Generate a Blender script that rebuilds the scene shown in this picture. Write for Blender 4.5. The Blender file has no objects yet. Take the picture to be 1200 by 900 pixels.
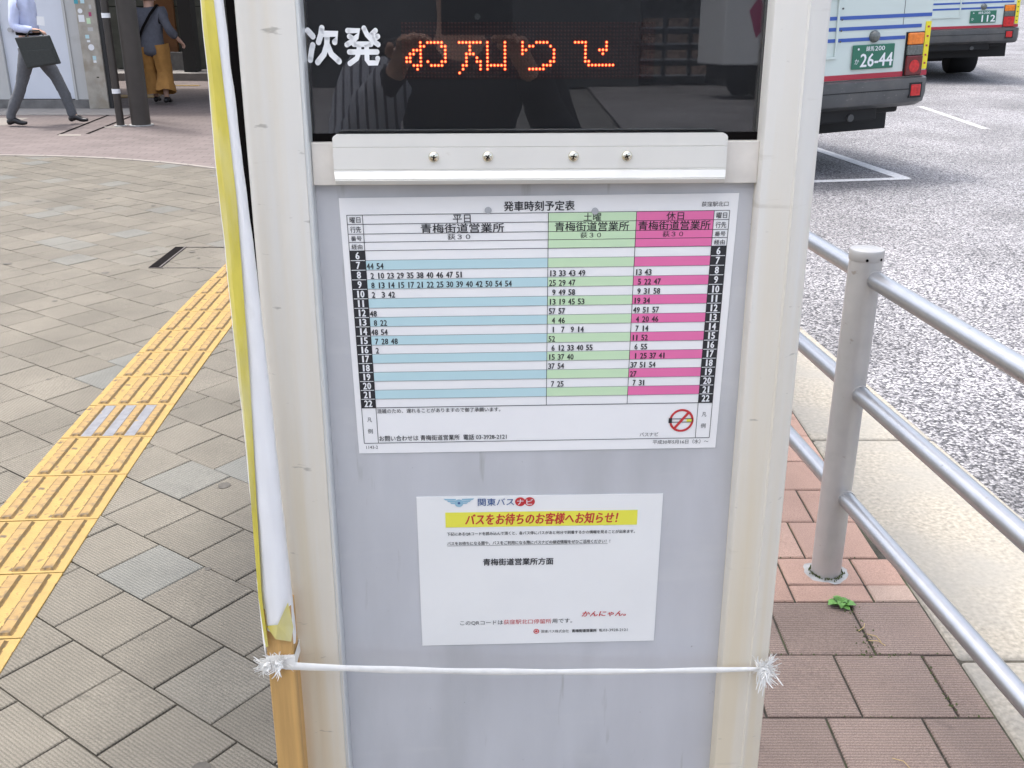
import bpy, bmesh, math, random
from mathutils import Vector, Matrix, noise
random.seed(7)
R = math.radians
scn = bpy.context.scene
col = scn.collection

# ------------------------------------------------------------------ camera, sky, sun, exposure
CAM_H = 1.46
cd = bpy.data.cameras.new('camera'); cam = bpy.data.objects.new('camera', cd); col.objects.link(cam)
cam.location = (0, 0, CAM_H)
cam.rotation_euler = (R(90) - math.atan(462/1190), 0, 0)
cd.sensor_width = 36; cd.lens = 36*1190/1200; cd.clip_start = 0.01; cd.clip_end = 2000
cd.dof.use_dof = False
scn.camera = cam
SUN_DIR = Vector((.70, -.55, -3.0)).normalized()      # direction the light travels
w = bpy.data.worlds.new('World'); scn.world = w; w.use_nodes = True
wn = w.node_tree.nodes; bg = wn['Background']
sky = wn.new('ShaderNodeTexSky'); sky.sky_type = 'NISHITA'; sky.sun_disc = False
sky.sun_elevation = math.asin(-SUN_DIR.z); sky.sun_rotation = math.atan2(-SUN_DIR.x, -SUN_DIR.y)
sky.dust_density = 5.0; sky.air_density = 1.0; sky.ozone_density = 1.0; sky.altitude = 0
hs = wn.new('ShaderNodeHueSaturation'); hs.inputs['Saturation'].default_value = .62      # thin haze whitens the blue
w.node_tree.links.new(sky.outputs[0], hs.inputs['Color']); w.node_tree.links.new(hs.outputs[0], bg.inputs[0]); bg.inputs[1].default_value = 0.15
sl = bpy.data.lights.new('sun', 'SUN'); sun = bpy.data.objects.new('sun', sl); col.objects.link(sun)
sl.energy = 1.1; sl.angle = R(6); sl.color = (1, .965, .92)
sun.rotation_euler = SUN_DIR.to_track_quat('-Z', 'Y').to_euler()
sun.location = (0, 0, 30)
scn.view_settings.view_transform = 'Standard'; scn.view_settings.look = 'None'
scn.view_settings.exposure = 1.57; scn.view_settings.gamma = 1

# ------------------------------------------------------------------ materials
def mat(name, base, rough=.6, metal=0, spec=.5, coat=0, noise_amt=0, noise_scale=30, bump=0, bump_scale=200,
        second=None, sec_scale=4, sec_lo=.5, sec_hi=.7, stretch=None, emit=None, estr=0):
    m = bpy.data.materials.new(name); m.use_nodes = True
    nt = m.node_tree; N = nt.nodes; L = nt.links; b = N['Principled BSDF']
    b.inputs['Base Color'].default_value = (*base, 1); b.inputs['Roughness'].default_value = rough
    b.inputs['Metallic'].default_value = metal; b.inputs['Specular IOR Level'].default_value = spec
    b.inputs['Coat Weight'].default_value = coat
    tc = N.new('ShaderNodeTexCoord'); src = tc.outputs['Object']
    if stretch:
        mp = N.new('ShaderNodeMapping'); mp.inputs['Scale'].default_value = stretch
        L.new(src, mp.inputs[0]); src = mp.outputs[0]
    cur = None
    if noise_amt:
        n = N.new('ShaderNodeTexNoise'); n.inputs['Scale'].default_value = noise_scale; n.inputs['Detail'].default_value = 8
        L.new(src, n.inputs['Vector'])
        r = N.new('ShaderNodeValToRGB'); r.color_ramp.elements[0].position = .3; r.color_ramp.elements[1].position = .7
        r.color_ramp.elements[0].color = (*[c*(1-noise_amt) for c in base], 1)
        r.color_ramp.elements[1].color = (*[min(1, c*(1+noise_amt)) for c in base], 1)
        L.new(n.outputs[0], r.inputs[0]); cur = r.outputs[0]
    if second:
        n2 = N.new('ShaderNodeTexNoise'); n2.inputs['Scale'].default_value = sec_scale; n2.inputs['Detail'].default_value = 6
        L.new(src, n2.inputs['Vector'])
        mr = N.new('ShaderNodeMapRange'); mr.inputs[1].default_value = sec_lo; mr.inputs[2].default_value = sec_hi
        L.new(n2.outputs[0], mr.inputs[0])
        mx = N.new('ShaderNodeMix'); mx.data_type = 'RGBA'
        L.new(mr.outputs[0], mx.inputs[0])
        if cur: L.new(cur, mx.inputs[6])
        else: mx.inputs[6].default_value = (*base, 1)
        mx.inputs[7].default_value = (*second, 1); cur = mx.outputs[2]
    if cur: L.new(cur, b.inputs['Base Color'])
    if bump:
        n3 = N.new('ShaderNodeTexNoise'); n3.inputs['Scale'].default_value = bump_scale; n3.inputs['Detail'].default_value = 4
        L.new(src, n3.inputs['Vector'])
        bp = N.new('ShaderNodeBump'); bp.inputs['Strength'].default_value = bump; bp.inputs['Distance'].default_value = .002
        L.new(n3.outputs[0], bp.inputs['Height']); L.new(bp.outputs[0], b.inputs['Normal'])
    if emit:
        b.inputs['Emission Color'].default_value = (*emit, 1); b.inputs['Emission Strength'].default_value = estr
    return m

def tile_mat(name, base, tint2, ribs=True, pitch=.0083, speck=.35, rib_str=.55):
    """ribbed concrete paver: per-tile tint from the mesh attribute, fine ribs along local x, aggregate specks"""
    m = bpy.data.materials.new(name); m.use_nodes = True
    nt = m.node_tree; N = nt.nodes; L = nt.links; b = N['Principled BSDF']; b.inputs['Roughness'].default_value = .82
    b.inputs['Specular IOR Level'].default_value = .3
    tc = N.new('ShaderNodeTexCoord'); geo = N.new('ShaderNodeNewGeometry')
    at = N.new('ShaderNodeAttribute'); at.attribute_name = 'tint'
    oi = N.new('ShaderNodeObjectInfo')
    add = N.new('ShaderNodeMath'); add.operation = 'ADD'; L.new(at.outputs['Fac'], add.inputs[0]); L.new(oi.outputs['Random'], add.inputs[1])
    fr = N.new('ShaderNodeMath'); fr.operation = 'FRACT'; L.new(add.outputs[0], fr.inputs[0])
    rp = N.new('ShaderNodeValToRGB'); E = rp.color_ramp.elements
    E[0].position = 0; E[0].color = (*[c*.93 for c in base], 1); E[1].position = .99; E[1].color = (*tint2, 1)
    e = E.new(.5); e.color = (*base, 1); e = E.new(.93); e.color = (*[c*1.08 for c in base], 1)
    L.new(fr.outputs[0], rp.inputs[0])
    # specks
    v = N.new('ShaderNodeTexNoise'); v.inputs['Scale'].default_value = 330; v.inputs['Detail'].default_value = 3
    L.new(geo.outputs['Position'], v.inputs['Vector'])
    sp = N.new('ShaderNodeMapRange'); sp.inputs[1].default_value = .3; sp.inputs[2].default_value = .75
    sp.inputs[3].default_value = 1-speck; sp.inputs[4].default_value = 1+speck*1.15; L.new(v.outputs[0], sp.inputs[0])
    # large stains
    s2 = N.new('ShaderNodeTexNoise'); s2.inputs['Scale'].default_value = 2.3; s2.inputs['Detail'].default_value = 7; s2.inputs['Roughness'].default_value = .62
    L.new(geo.outputs['Position'], s2.inputs['Vector'])
    st = N.new('ShaderNodeMapRange'); st.inputs[1].default_value = .32; st.inputs[2].default_value = .68
    st.inputs[3].default_value = .82; st.inputs[4].default_value = 1.12; L.new(s2.outputs[0], st.inputs[0])
    s3 = N.new('ShaderNodeTexNoise'); s3.inputs['Scale'].default_value = 11; s3.inputs['Detail'].default_value = 5
    L.new(geo.outputs['Position'], s3.inputs['Vector'])
    sd = N.new('ShaderNodeMapRange'); sd.inputs[1].default_value = .66; sd.inputs[2].default_value = .74
    sd.inputs[3].default_value = 1; sd.inputs[4].default_value = .72; L.new(s3.outputs[0], sd.inputs[0])
    m1 = N.new('ShaderNodeMath'); m1.operation = 'MULTIPLY'; L.new(sp.outputs[0], m1.inputs[0]); L.new(st.outputs[0], m1.inputs[1])
    m2 = N.new('ShaderNodeMath'); m2.operation = 'MULTIPLY'; L.new(m1.outputs[0], m2.inputs[0]); L.new(sd.outputs[0], m2.inputs[1])
    h = v.outputs[0]
    out = m2.outputs[0]
    if ribs:
        sx = N.new('ShaderNodeSeparateXYZ'); L.new(tc.outputs['Object'], sx.inputs[0])
        mu = N.new('ShaderNodeMath'); mu.operation = 'MULTIPLY'; mu.inputs[1].default_value = 2*math.pi/pitch; L.new(sx.outputs[1], mu.inputs[0])
        si = N.new('ShaderNodeMath'); si.operation = 'SINE'; L.new(mu.outputs[0], si.inputs[0])
        # grooves coloured darker than the ridges
        gr = N.new('ShaderNodeMapRange'); gr.inputs[1].default_value = -1; gr.inputs[2].default_value = .3
        gr.inputs[3].default_value = .72; gr.inputs[4].default_value = 1.06; L.new(si.outputs[0], gr.inputs[0])
        m3 = N.new('ShaderNodeMath'); m3.operation = 'MULTIPLY'; L.new(out, m3.inputs[0]); L.new(gr.outputs[0], m3.inputs[1]); out = m3.outputs[0]
        ad = N.new('ShaderNodeMath'); ad.operation = 'MULTIPLY_ADD'; L.new(v.outputs[0], ad.inputs[0]); ad.inputs[1].default_value = 1.4; L.new(si.outputs[0], ad.inputs[2]); h = ad.outputs[0]
    mx = N.new('ShaderNodeMix'); mx.data_type = 'RGBA'; mx.blend_type = 'MULTIPLY'; mx.inputs[0].default_value = 1
    L.new(rp.outputs[0], mx.inputs[6]); L.new(out, mx.inputs[7]); L.new(mx.outputs[2], b.inputs['Base Color'])
    bp = N.new('ShaderNodeBump'); bp.inputs['Strength'].default_value = rib_str; bp.inputs['Distance'].default_value = .0012
    L.new(h, bp.inputs['Height']); L.new(bp.outputs[0], b.inputs['Normal'])
    return m

def road_mat():
    m = bpy.data.materials.new('porous_asphalt'); m.use_nodes = True
    nt = m.node_tree; N = nt.nodes; L = nt.links; b = N['Principled BSDF']; b.inputs['Roughness'].default_value = .75
    geo = N.new('ShaderNodeNewGeometry')
    v = N.new('ShaderNodeTexVoronoi'); v.inputs['Scale'].default_value = 95; v.inputs['Randomness'].default_value = 1
    L.new(geo.outputs['Position'], v.inputs['Vector'])
    sc = N.new('ShaderNodeSeparateColor'); L.new(v.outputs['Color'], sc.inputs[0])
    rp = N.new('ShaderNodeValToRGB'); E = rp.color_ramp.elements
    E[0].position = .0; E[0].color = (.035, .035, .040, 1); E[1].position = 1; E[1].color = (.43, .425, .435, 1)
    e = E.new(.22); e.color = (.08, .08, .09, 1); e = E.new(.42); e.color = (.195, .19, .205, 1)
    L.new(sc.outputs[0], rp.inputs[0])
    n = N.new('ShaderNodeTexNoise'); n.inputs['Scale'].default_value = .55; n.inputs['Detail'].default_value = 8; n.inputs['Roughness'].default_value = .6
    L.new(geo.outputs['Position'], n.inputs['Vector'])
    mr = N.new('ShaderNodeMapRange'); mr.inputs[1].default_value = .35; mr.inputs[2].default_value = .62; mr.inputs[3].default_value = .60; mr.inputs[4].default_value = 1.1
    L.new(n.outputs[0], mr.inputs[0])
    # dark pits between the chips
    dd = N.new('ShaderNodeMapRange'); dd.inputs[1].default_value = .45; dd.inputs[2].default_value = .75; dd.inputs[3].default_value = 1; dd.inputs[4].default_value = .35
    L.new(v.outputs['Distance'], dd.inputs[0])
    mm = N.new('ShaderNodeMath'); mm.operation = 'MULTIPLY'; L.new(mr.outputs[0], mm.inputs[0]); L.new(dd.outputs[0], mm.inputs[1])
    mx = N.new('ShaderNodeMix'); mx.data_type = 'RGBA'; mx.blend_type = 'MULTIPLY'; mx.inputs[0].default_value = 1
    L.new(rp.outputs[0], mx.inputs[6]); L.new(mm.outputs[0], mx.inputs[7]); L.new(mx.outputs[2], b.inputs['Base Color'])
    bp = N.new('ShaderNodeBump'); bp.inputs['Strength'].default_value = .7; bp.inputs['Distance'].default_value = .004; bp.invert = True
    L.new(v.outputs['Distance'], bp.inputs['Height']); L.new(bp.outputs[0], b.inputs['Normal'])
    return m

def post_mat():
    """off-white painted aluminium with warm grime growing towards the foot in vertical streaks, and scuffs"""
    m = bpy.data.materials.new('painted_aluminium'); m.use_nodes = True
    nt = m.node_tree; N = nt.nodes; L = nt.links; b = N['Principled BSDF']
    b.inputs['Roughness'].default_value = .38; b.inputs['Specular IOR Level'].default_value = .5
    tc = N.new('ShaderNodeTexCoord'); sx = N.new('ShaderNodeSeparateXYZ'); L.new(tc.outputs['Object'], sx.inputs[0])
    mp = N.new('ShaderNodeMapping'); mp.inputs['Scale'].default_value = (38, 38, 1.3); L.new(tc.outputs['Object'], mp.inputs[0])
    n = N.new('ShaderNodeTexNoise'); n.inputs['Scale'].default_value = 1; n.inputs['Detail'].default_value = 5; L.new(mp.outputs[0], n.inputs['Vector'])
    zr = N.new('ShaderNodeMapRange'); zr.inputs[1].default_value = 1.45; zr.inputs[2].default_value = .5; zr.inputs[3].default_value = -.12; zr.inputs[4].default_value = .30
    L.new(sx.outputs[2], zr.inputs[0])
    ad = N.new('ShaderNodeMath'); ad.operation = 'ADD'; L.new(n.outputs[0], ad.inputs[0]); L.new(zr.outputs[0], ad.inputs[1])
    mr = N.new('ShaderNodeMapRange'); mr.inputs[1].default_value = .40; mr.inputs[2].default_value = .85; L.new(ad.outputs[0], mr.inputs[0])
    mx = N.new('ShaderNodeMix'); mx.data_type = 'RGBA'; L.new(mr.outputs[0], mx.inputs[0])
    mx.inputs[6].default_value = (.71, .69, .645, 1); mx.inputs[7].default_value = (.68, .60, .46, 1)
    # scuffs: short dark marks
    mp2 = N.new('ShaderNodeMapping'); mp2.inputs['Scale'].default_value = (28, 28, 95); L.new(tc.outputs['Object'], mp2.inputs[0])
    n2 = N.new('ShaderNodeTexNoise'); n2.inputs['Scale'].default_value = 1; n2.inputs['Detail'].default_value = 3; L.new(mp2.outputs[0], n2.inputs['Vector'])
    m2 = N.new('ShaderNodeMapRange'); m2.inputs[1].default_value = .70; m2.inputs[2].default_value = .76; m2.inputs[4].default_value = .55; L.new(n2.outputs[0], m2.inputs[0])
    mx2 = N.new('ShaderNodeMix'); mx2.data_type = 'RGBA'; L.new(m2.outputs[0], mx2.inputs[0]); L.new(mx.outputs[2], mx2.inputs[6]); mx2.inputs[7].default_value = (.22, .2, .17, 1)
    L.new(mx2.outputs[2], b.inputs['Base Color'])
    return m

def pane_mat():
    m = bpy.data.materials.new('clear_pane'); m.use_nodes = True
    nt = m.node_tree; N = nt.nodes; L = nt.links; N.remove(N['Principled BSDF'])
    t = N.new('ShaderNodeBsdfTransparent'); t.inputs[0].default_value = (.97, .97, .98, 1)
    g = N.new('ShaderNodeBsdfGlossy'); g.inputs['Roughness'].default_value = .012
    f = N.new('ShaderNodeFresnel'); f.inputs[0].default_value = 1.62
    mx = N.new('ShaderNodeMixShader'); L.new(f.outputs[0], mx.inputs[0]); L.new(t.outputs[0], mx.inputs[1]); L.new(g.outputs[0], mx.inputs[2])
    L.new(mx.outputs[0], N['Material Output'].inputs[0])
    return m

def stripe_mat(name, a, b_, scale, axis=0, rough=.85, duty=.5):
    m = bpy.data.materials.new(name); m.use_nodes = True
    nt = m.node_tree; N = nt.nodes; L = nt.links; b = N['Principled BSDF']; b.inputs['Roughness'].default_value = rough
    tc = N.new('ShaderNodeTexCoord'); sx = N.new('ShaderNodeSeparateXYZ'); L.new(tc.outputs['Object'], sx.inputs[0])
    mu = N.new('ShaderNodeMath'); mu.operation = 'MULTIPLY'; mu.inputs[1].default_value = scale; L.new(sx.outputs[axis], mu.inputs[0])
    fr = N.new('ShaderNodeMath'); fr.operation = 'FRACT'; L.new(mu.outputs[0], fr.inputs[0])
    gt = N.new('ShaderNodeMath'); gt.operation = 'GREATER_THAN'; gt.inputs[1].default_value = duty; L.new(fr.outputs[0], gt.inputs[0])
    mx = N.new('ShaderNodeMix'); mx.data_type = 'RGBA'; L.new(gt.outputs[0], mx.inputs[0])
    mx.inputs[6].default_value = (*a, 1); mx.inputs[7].default_value = (*b_, 1); L.new(mx.outputs[2], b.inputs['Base Color'])
    return m

M = {}
M['tile'] = tile_mat('grey_ribbed_paver', (.139, .126, .103), (.141, .141, .128))
M['tile_brown'] = tile_mat('brown_ribbed_paver', (.235, .175, .146), (.27, .222, .19))
M['tile_red'] = tile_mat('red_smooth_paver', (.36, .235, .185), (.38, .30, .245), ribs=False, speck=.22)
M['bed'] = mat('joint_sand', (.05, .045, .035), .95, noise_amt=.4, noise_scale=60, second=(.07, .085, .035), sec_scale=9)
M['gum'] = mat('trodden_gum', (.075, .068, .058), .9, noise_amt=.4, noise_scale=30)
M['bed_light'] = mat('pale_joint_sand', (.065, .058, .045), .95, noise_amt=.4, noise_scale=60)
M['yellow'] = mat('worn_yellow_paint', (.262, .168, .038), .6, noise_amt=.15, noise_scale=14, second=(.07, .045, .02), sec_scale=30, sec_lo=.60, sec_hi=.68, bump=.5, bump_scale=160)
M['yellow_bar'] = mat('scuffed_yellow_bar', (.225, .140, .042), .65, noise_amt=.22, noise_scale=22, second=(.08, .052, .022), sec_scale=26, sec_lo=.56, sec_hi=.68, bump=.6, bump_scale=120)
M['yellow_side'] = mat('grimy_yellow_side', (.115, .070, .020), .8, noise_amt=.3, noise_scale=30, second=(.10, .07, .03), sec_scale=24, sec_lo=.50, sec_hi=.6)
M['repair'] = mat('grey_repair_strip', (.135, .138, .15), .55, noise_amt=.2, noise_scale=40, second=(.24, .155, .04), sec_scale=25, sec_lo=.66, sec_hi=.72)
M['road'] = road_mat()
M['line'] = mat('worn_road_paint', (.60, .60, .60), .7, noise_amt=.15, noise_scale=25, second=(.3, .3, .32), sec_scale=60, sec_lo=.56, sec_hi=.7, bump=.4, bump_scale=90)
M['line_faint'] = mat('nearly_worn_off_road_paint', (.36, .36, .365), .8, noise_amt=.2, noise_scale=25, second=(.22, .22, .225), sec_scale=30, sec_lo=.45, sec_hi=.6)
M['kerb'] = mat('kerb_concrete', (.285, .26, .215), .9, noise_amt=.30, noise_scale=75, second=(.245, .235, .21), sec_scale=3.2, sec_lo=.40, sec_hi=.7, bump=.6, bump_scale=120)
M['mortar'] = mat('mortar', (.36, .36, .35), .9, noise_amt=.25, noise_scale=30, bump=.4, bump_scale=90)
M['ground'] = mat('ground_earth', (.10, .10, .10), .95, noise_amt=.3, noise_scale=2)
M['post'] = post_mat()
M['panel'] = mat('grey_coated_panel', (.53, .535, .56), .24, metal=.0, coat=.3, noise_amt=.07, noise_scale=4, second=(.41, .415, .425), sec_scale=2.6, sec_lo=.50, sec_hi=.80, stretch=(3.2, 1, 1.0), bump=.12, bump_scale=14)
M['lip'] = mat('bright_aluminium_lip', (.72, .74, .74), .3, metal=.35)
M['alu'] = mat('anodised_aluminium', (.74, .725, .68), .35, metal=.12, noise_amt=.05, noise_scale=8, second=(.5, .45, .34), sec_scale=7, sec_lo=.62, sec_hi=.8, stretch=(1, 1, .3))
M['alu2'] = mat('weathered_aluminium', (.68, .64, .585), .45, metal=.1, noise_amt=.12, noise_scale=22)
M['chrome'] = mat('screw_chrome', (.75, .7, .58), .15, metal=1)
M['black'] = mat('black_board', (.006, .0065, .008), .45)
M['ledboard'] = mat('led_board', (.018, .004, .004), .5)
M['leddark'] = mat('unlit_led', (.045, .009, .008), .35)
M['led'] = mat('lit_led', (.9, .2, .05), .5, emit=(1, .25, .07), estr=1.3)
M['ledhalo'] = mat('painted_led_glow', (.5, .02, .01), .5, emit=(1, .03, .008), estr=.42)  # wider, dimmer red disc that stands in for the glow round a lit LED
M['pane'] = pane_mat()
M['white_print'] = mat('white_lettering', (.80, .81, .82), .5)
M['paper'] = mat('white_paper', (.84, .835, .835), .42, coat=.15, noise_amt=.015, noise_scale=9, second=(.62, .62, .63), sec_scale=14, sec_lo=.66, sec_hi=.8)
M['paper2'] = mat('thin_white_paper', (.82, .82, .81), .5, coat=.1, noise_amt=.02, noise_scale=12)
M['ink'] = mat('black_ink', (.02, .02, .024), .5)
M['inkgrey'] = mat('grey_ink', (.13, .13, .14), .5)
M['p_blue'] = mat('pale_blue_print', (.48, .67, .71), .45)
M['p_green'] = mat('pale_green_print', (.56, .74, .49), .45)
M['p_pink'] = mat('pink_print', (.76, .165, .38), .45)
M['p_red'] = mat('red_print', (.55, .035, .04), .5)
M['p_yellow'] = mat('yellow_print', (.80, .76, .08), .5)
M['p_navy'] = mat('navy_print', (.05, .11, .28), .5)
M['p_ltblue'] = mat('light_blue_print', (.30, .50, .62), .5)
M['p_white'] = mat('paper_white_print', (.74, .75, .76), .5)
M['disc'] = mat('clear_grey_disc', (.42, .43, .45), .3, coat=.4)
M['wood'] = mat('yellow_timber', (.56, .335, .12), .6, noise_amt=.16, noise_scale=6, stretch=(22, 22, 1), bump=.3, bump_scale=60)
M['cloth'] = mat('white_vinyl_cloth', (.82, .82, .83), .5, noise_amt=.03, noise_scale=9, second=(.45, .44, .42), sec_scale=7, sec_lo=.70, sec_hi=.8, stretch=(14, 14, 1.2))
M['cloth_y'] = mat('yellow_vinyl_strip', (.62, .53, .085), .5, noise_amt=.15, noise_scale=14, second=(.66, .62, .38), sec_scale=5, sec_lo=.44, sec_hi=.64, stretch=(4, 4, 1))
M['tape'] = mat('white_polypropylene_tape', (.86, .85, .82), .6, noise_amt=.05, noise_scale=80)
M['steel'] = mat('grey_metallic_paint', (.42, .425, .44), .32, metal=.85, noise_amt=.04, noise_scale=40, second=(.33, .31, .29), sec_scale=30, sec_lo=.72, sec_hi=.8)
M['steel_post'] = mat('warm_grey_painted_steel', (.44, .425, .41), .42, metal=.4, noise_amt=.05, noise_scale=20, second=(.26, .22, .19), sec_scale=24, sec_lo=.70, sec_hi=.78)
M['hole'] = mat('dark_hole', (.006, .005, .005), .9, spec=.05)
M['moss'] = mat('moss', (.07, .085, .03), .95, noise_amt=.5, noise_scale=90)
M['leaf'] = mat('green_leaf', (.10, .24, .045), .5, noise_amt=.3, noise_scale=60)
M['straw'] = mat('dry_straw', (.45, .33, .14), .8)
M['iron'] = mat('rusty_iron', (.06, .05, .045), .6, noise_amt=.4, noise_scale=40)
M['brownpole'] = mat('dark_brown_pole_paint', (.045, .038, .033), .45, noise_amt=.15, noise_scale=6)
M['wall_white'] = mat('off_white_wall_panel', (.50, .50, .485), .55, noise_amt=.05, noise_scale=3, second=(.36, .35, .32), sec_scale=3, sec_lo=.6, sec_hi=.8)
M['door'] = mat('pale_blue_white_door', (.66, .69, .75), .4, noise_amt=.03, noise_scale=3)
M['plinth'] = mat('grey_plinth', (.16, .155, .15), .8, noise_amt=.2, noise_scale=12)
M['pillar'] = mat('brushed_metal_pillar', (.40, .37, .32), .42, metal=.25, noise_amt=.15, noise_scale=9, second=(.30, .26, .2), sec_scale=5)
M['stone'] = mat('dark_stone_tile', (.085, .09, .075), .5, noise_amt=.2, noise_scale=6)
M['dark'] = mat('dark_interior', (.03, .03, .03), .8)
M['orange_wood'] = mat('orange_brown_panel', (.14, .06, .02), .5, noise_amt=.15, noise_scale=5)
M['step'] = mat('pale_step_stone', (.22, .21, .20), .8, noise_amt=.1, noise_scale=8)
M['edging'] = mat('pale_edging_stone', (.21, .19, .17), .85, noise_amt=.1, noise_scale=12)
M['bus'] = mat('mint_white_bus_paint', (.62, .70, .66), .25, coat=.5, noise_amt=.02, noise_scale=2)
M['bus_blue'] = mat('blue_stripe_paint', (.035, .10, .40), .3, coat=.4)
M['bus_red'] = mat('red_stripe_paint', (.42, .02, .045), .3, coat=.4)
M['bumper'] = mat('grey_bumper_plastic', (.085, .088, .09), .45, noise_amt=.15, noise_scale=5, second=(.13, .125, .12), sec_scale=3)
M['under'] = mat('black_underbody', (.012, .012, .013), .7)
M['tyre'] = mat('tyre_rubber', (.015, .015, .016), .85)
M['rim'] = mat('wheel_rim', (.45, .45, .46), .4, metal=.5)
M['amber'] = mat('amber_lens', (.85, .22, .02), .2, coat=.6, noise_amt=.2, noise_scale=40)
M['redlens'] = mat('red_lens', (.55, .01, .012), .2, coat=.6, noise_amt=.3, noise_scale=30)
M['darklens'] = mat('dark_red_lens', (.13, .006, .008), .2, coat=.6, noise_amt=.3, noise_scale=20)
M['greylens'] = mat('smoked_lens', (.12, .13, .12), .25, coat=.5, noise_amt=.3, noise_scale=50)
M['bus_yellow'] = mat('yellow_corner_strip', (.85, .72, .03), .4)
M['plate'] = mat('green_number_plate', (.03, .16, .10), .4)
M['bus_glass'] = mat('bus_window_glass', (.02, .025, .03), .05, coat=.6)
M['shirt'] = mat('pale_blue_shirt_cloth', (.55, .60, .80), .85, noise_amt=.06, noise_scale=20)
M['trouser'] = mat('grey_trouser_cloth', (.11, .115, .125), .9, noise_amt=.12, noise_scale=40)
M['shoe'] = mat('black_shoe_leather', (.015, .014, .015), .3)
M['skin'] = mat('skin', (.50, .30, .22), .55, noise_amt=.06, noise_scale=40)
M['hair'] = mat('black_hair', (.012, .011, .011), .5, noise_amt=.3, noise_scale=80)
M['bag'] = mat('black_bag_nylon', (.028, .032, .03), .6, noise_amt=.15, noise_scale=60)
M['blouse'] = mat('dark_grey_blouse_cloth', (.085, .087, .105), .9, noise_amt=.12, noise_scale=25)
M['ochre'] = mat('ochre_trouser_cloth', (.34, .165, .04), .85, noise_amt=.15, noise_scale=12)
M['stripe_shirt'] = stripe_mat('grey_striped_cloth', (.42, .43, .48), (.10, .10, .12), 45, 1, duty=.72)
M['jacket'] = mat('dark_brown_jacket_cloth', (.030, .027, .028), .9)
M['phone'] = mat('black_phone_case', (.02, .02, .02), .3)
M['canopy'] = bpy.data.materials.new('milky_canopy_sheet'); M['canopy'].use_nodes = True
_N = M['canopy'].node_tree.nodes; _L = M['canopy'].node_tree.links; _N.remove(_N['Principled BSDF'])
_t = _N.new('ShaderNodeBsdfTranslucent'); _t.inputs[0].default_value = (.92, .93, .94, 1); _d = _N.new('ShaderNodeBsdfDiffuse'); _d.inputs[0].default_value = (.3, .3, .3, 1)
_m = _N.new('ShaderNodeMixShader'); _m.inputs[0].default_value = .08; _L.new(_t.outputs[0], _m.inputs[1]); _L.new(_d.outputs[0], _m.inputs[2]); _L.new(_m.outputs[0], _N['Material Output'].inputs[0])
M['van'] = mat('white_van_paint', (.7, .72, .74), .35, coat=.3)
M['violet'] = mat('violet_print', (.16, .07, .30), .4)
M['magenta'] = mat('magenta_print', (.40, .06, .16), .4)
M['facade'] = mat('dark_facade_panel', (.050, .052, .056), .6, noise_amt=.3, noise_scale=.6)
M['shelf'] = mat('pale_shop_rack', (.45, .47, .50), .5, noise_amt=.2, noise_scale=5)
M['goods'] = mat('mixed_goods', (.35, .25, .2), .6, noise_amt=.7, noise_scale=7)
M['teal'] = mat('teal_sticker_print', (.06, .33, .40), .5)

def scuffs(key, scale, colour, lo, hi, amt):
    """short worn marks of their own shape over a surface"""
    m = M[key]; N = m.node_tree.nodes; L = m.node_tree.links; b = N['Principled BSDF']; inp = b.inputs['Base Color']
    tc = N.new('ShaderNodeTexCoord'); mp = N.new('ShaderNodeMapping'); mp.inputs['Scale'].default_value = scale; mp.inputs['Rotation'].default_value = (0, .35, .2)
    L.new(tc.outputs['Object'], mp.inputs[0]); n = N.new('ShaderNodeTexNoise'); n.inputs['Scale'].default_value = 1; n.inputs['Detail'].default_value = 4; L.new(mp.outputs[0], n.inputs['Vector'])
    mr = N.new('ShaderNodeMapRange'); mr.inputs[1].default_value = lo; mr.inputs[2].default_value = hi; mr.inputs[4].default_value = amt; L.new(n.outputs[0], mr.inputs[0])
    mx = N.new('ShaderNodeMix'); mx.data_type = 'RGBA'; L.new(mr.outputs[0], mx.inputs[0])
    if inp.is_linked: L.new(inp.links[0].from_socket, mx.inputs[6])
    else: mx.inputs[6].default_value = inp.default_value
    mx.inputs[7].default_value = (*colour, 1); L.new(mx.outputs[2], inp)
scuffs('panel', (60, 60, 7), (.30, .29, .27), .66, .74, .45)          # drips and rubbed marks
scuffs('panel', (5, 5, 22), (.62, .62, .62), .60, .72, .30)
scuffs('panel', (150, 150, 190), (.22, .21, .19), .74, .78, .6)       # specks
scuffs('post', (9, 9, 60), (.40, .36, .29), .68, .76, .35)
scuffs('alu', (40, 40, 70), (.45, .40, .30), .68, .76, .4)
scuffs('steel', (45, 45, 45), (.20, .19, .18), .70, .76, .5)
scuffs('steel_post', (30, 30, 60), (.22, .17, .13), .68, .76, .55)
scuffs('bus', (1.2, 1.2, 5), (.46, .50, .46), .50, .80, .3)
scuffs('bus', (60, 60, 60), (.25, .25, .22), .72, .78, .5)
scuffs('bumper', (25, 25, 60), (.22, .21, .20), .64, .72, .6)
scuffs('cloth', (30, 30, 12), (.50, .49, .46), .66, .76, .35)
scuffs('wood', (60, 60, 5), (.34, .18, .06), .62, .72, .45)
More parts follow.
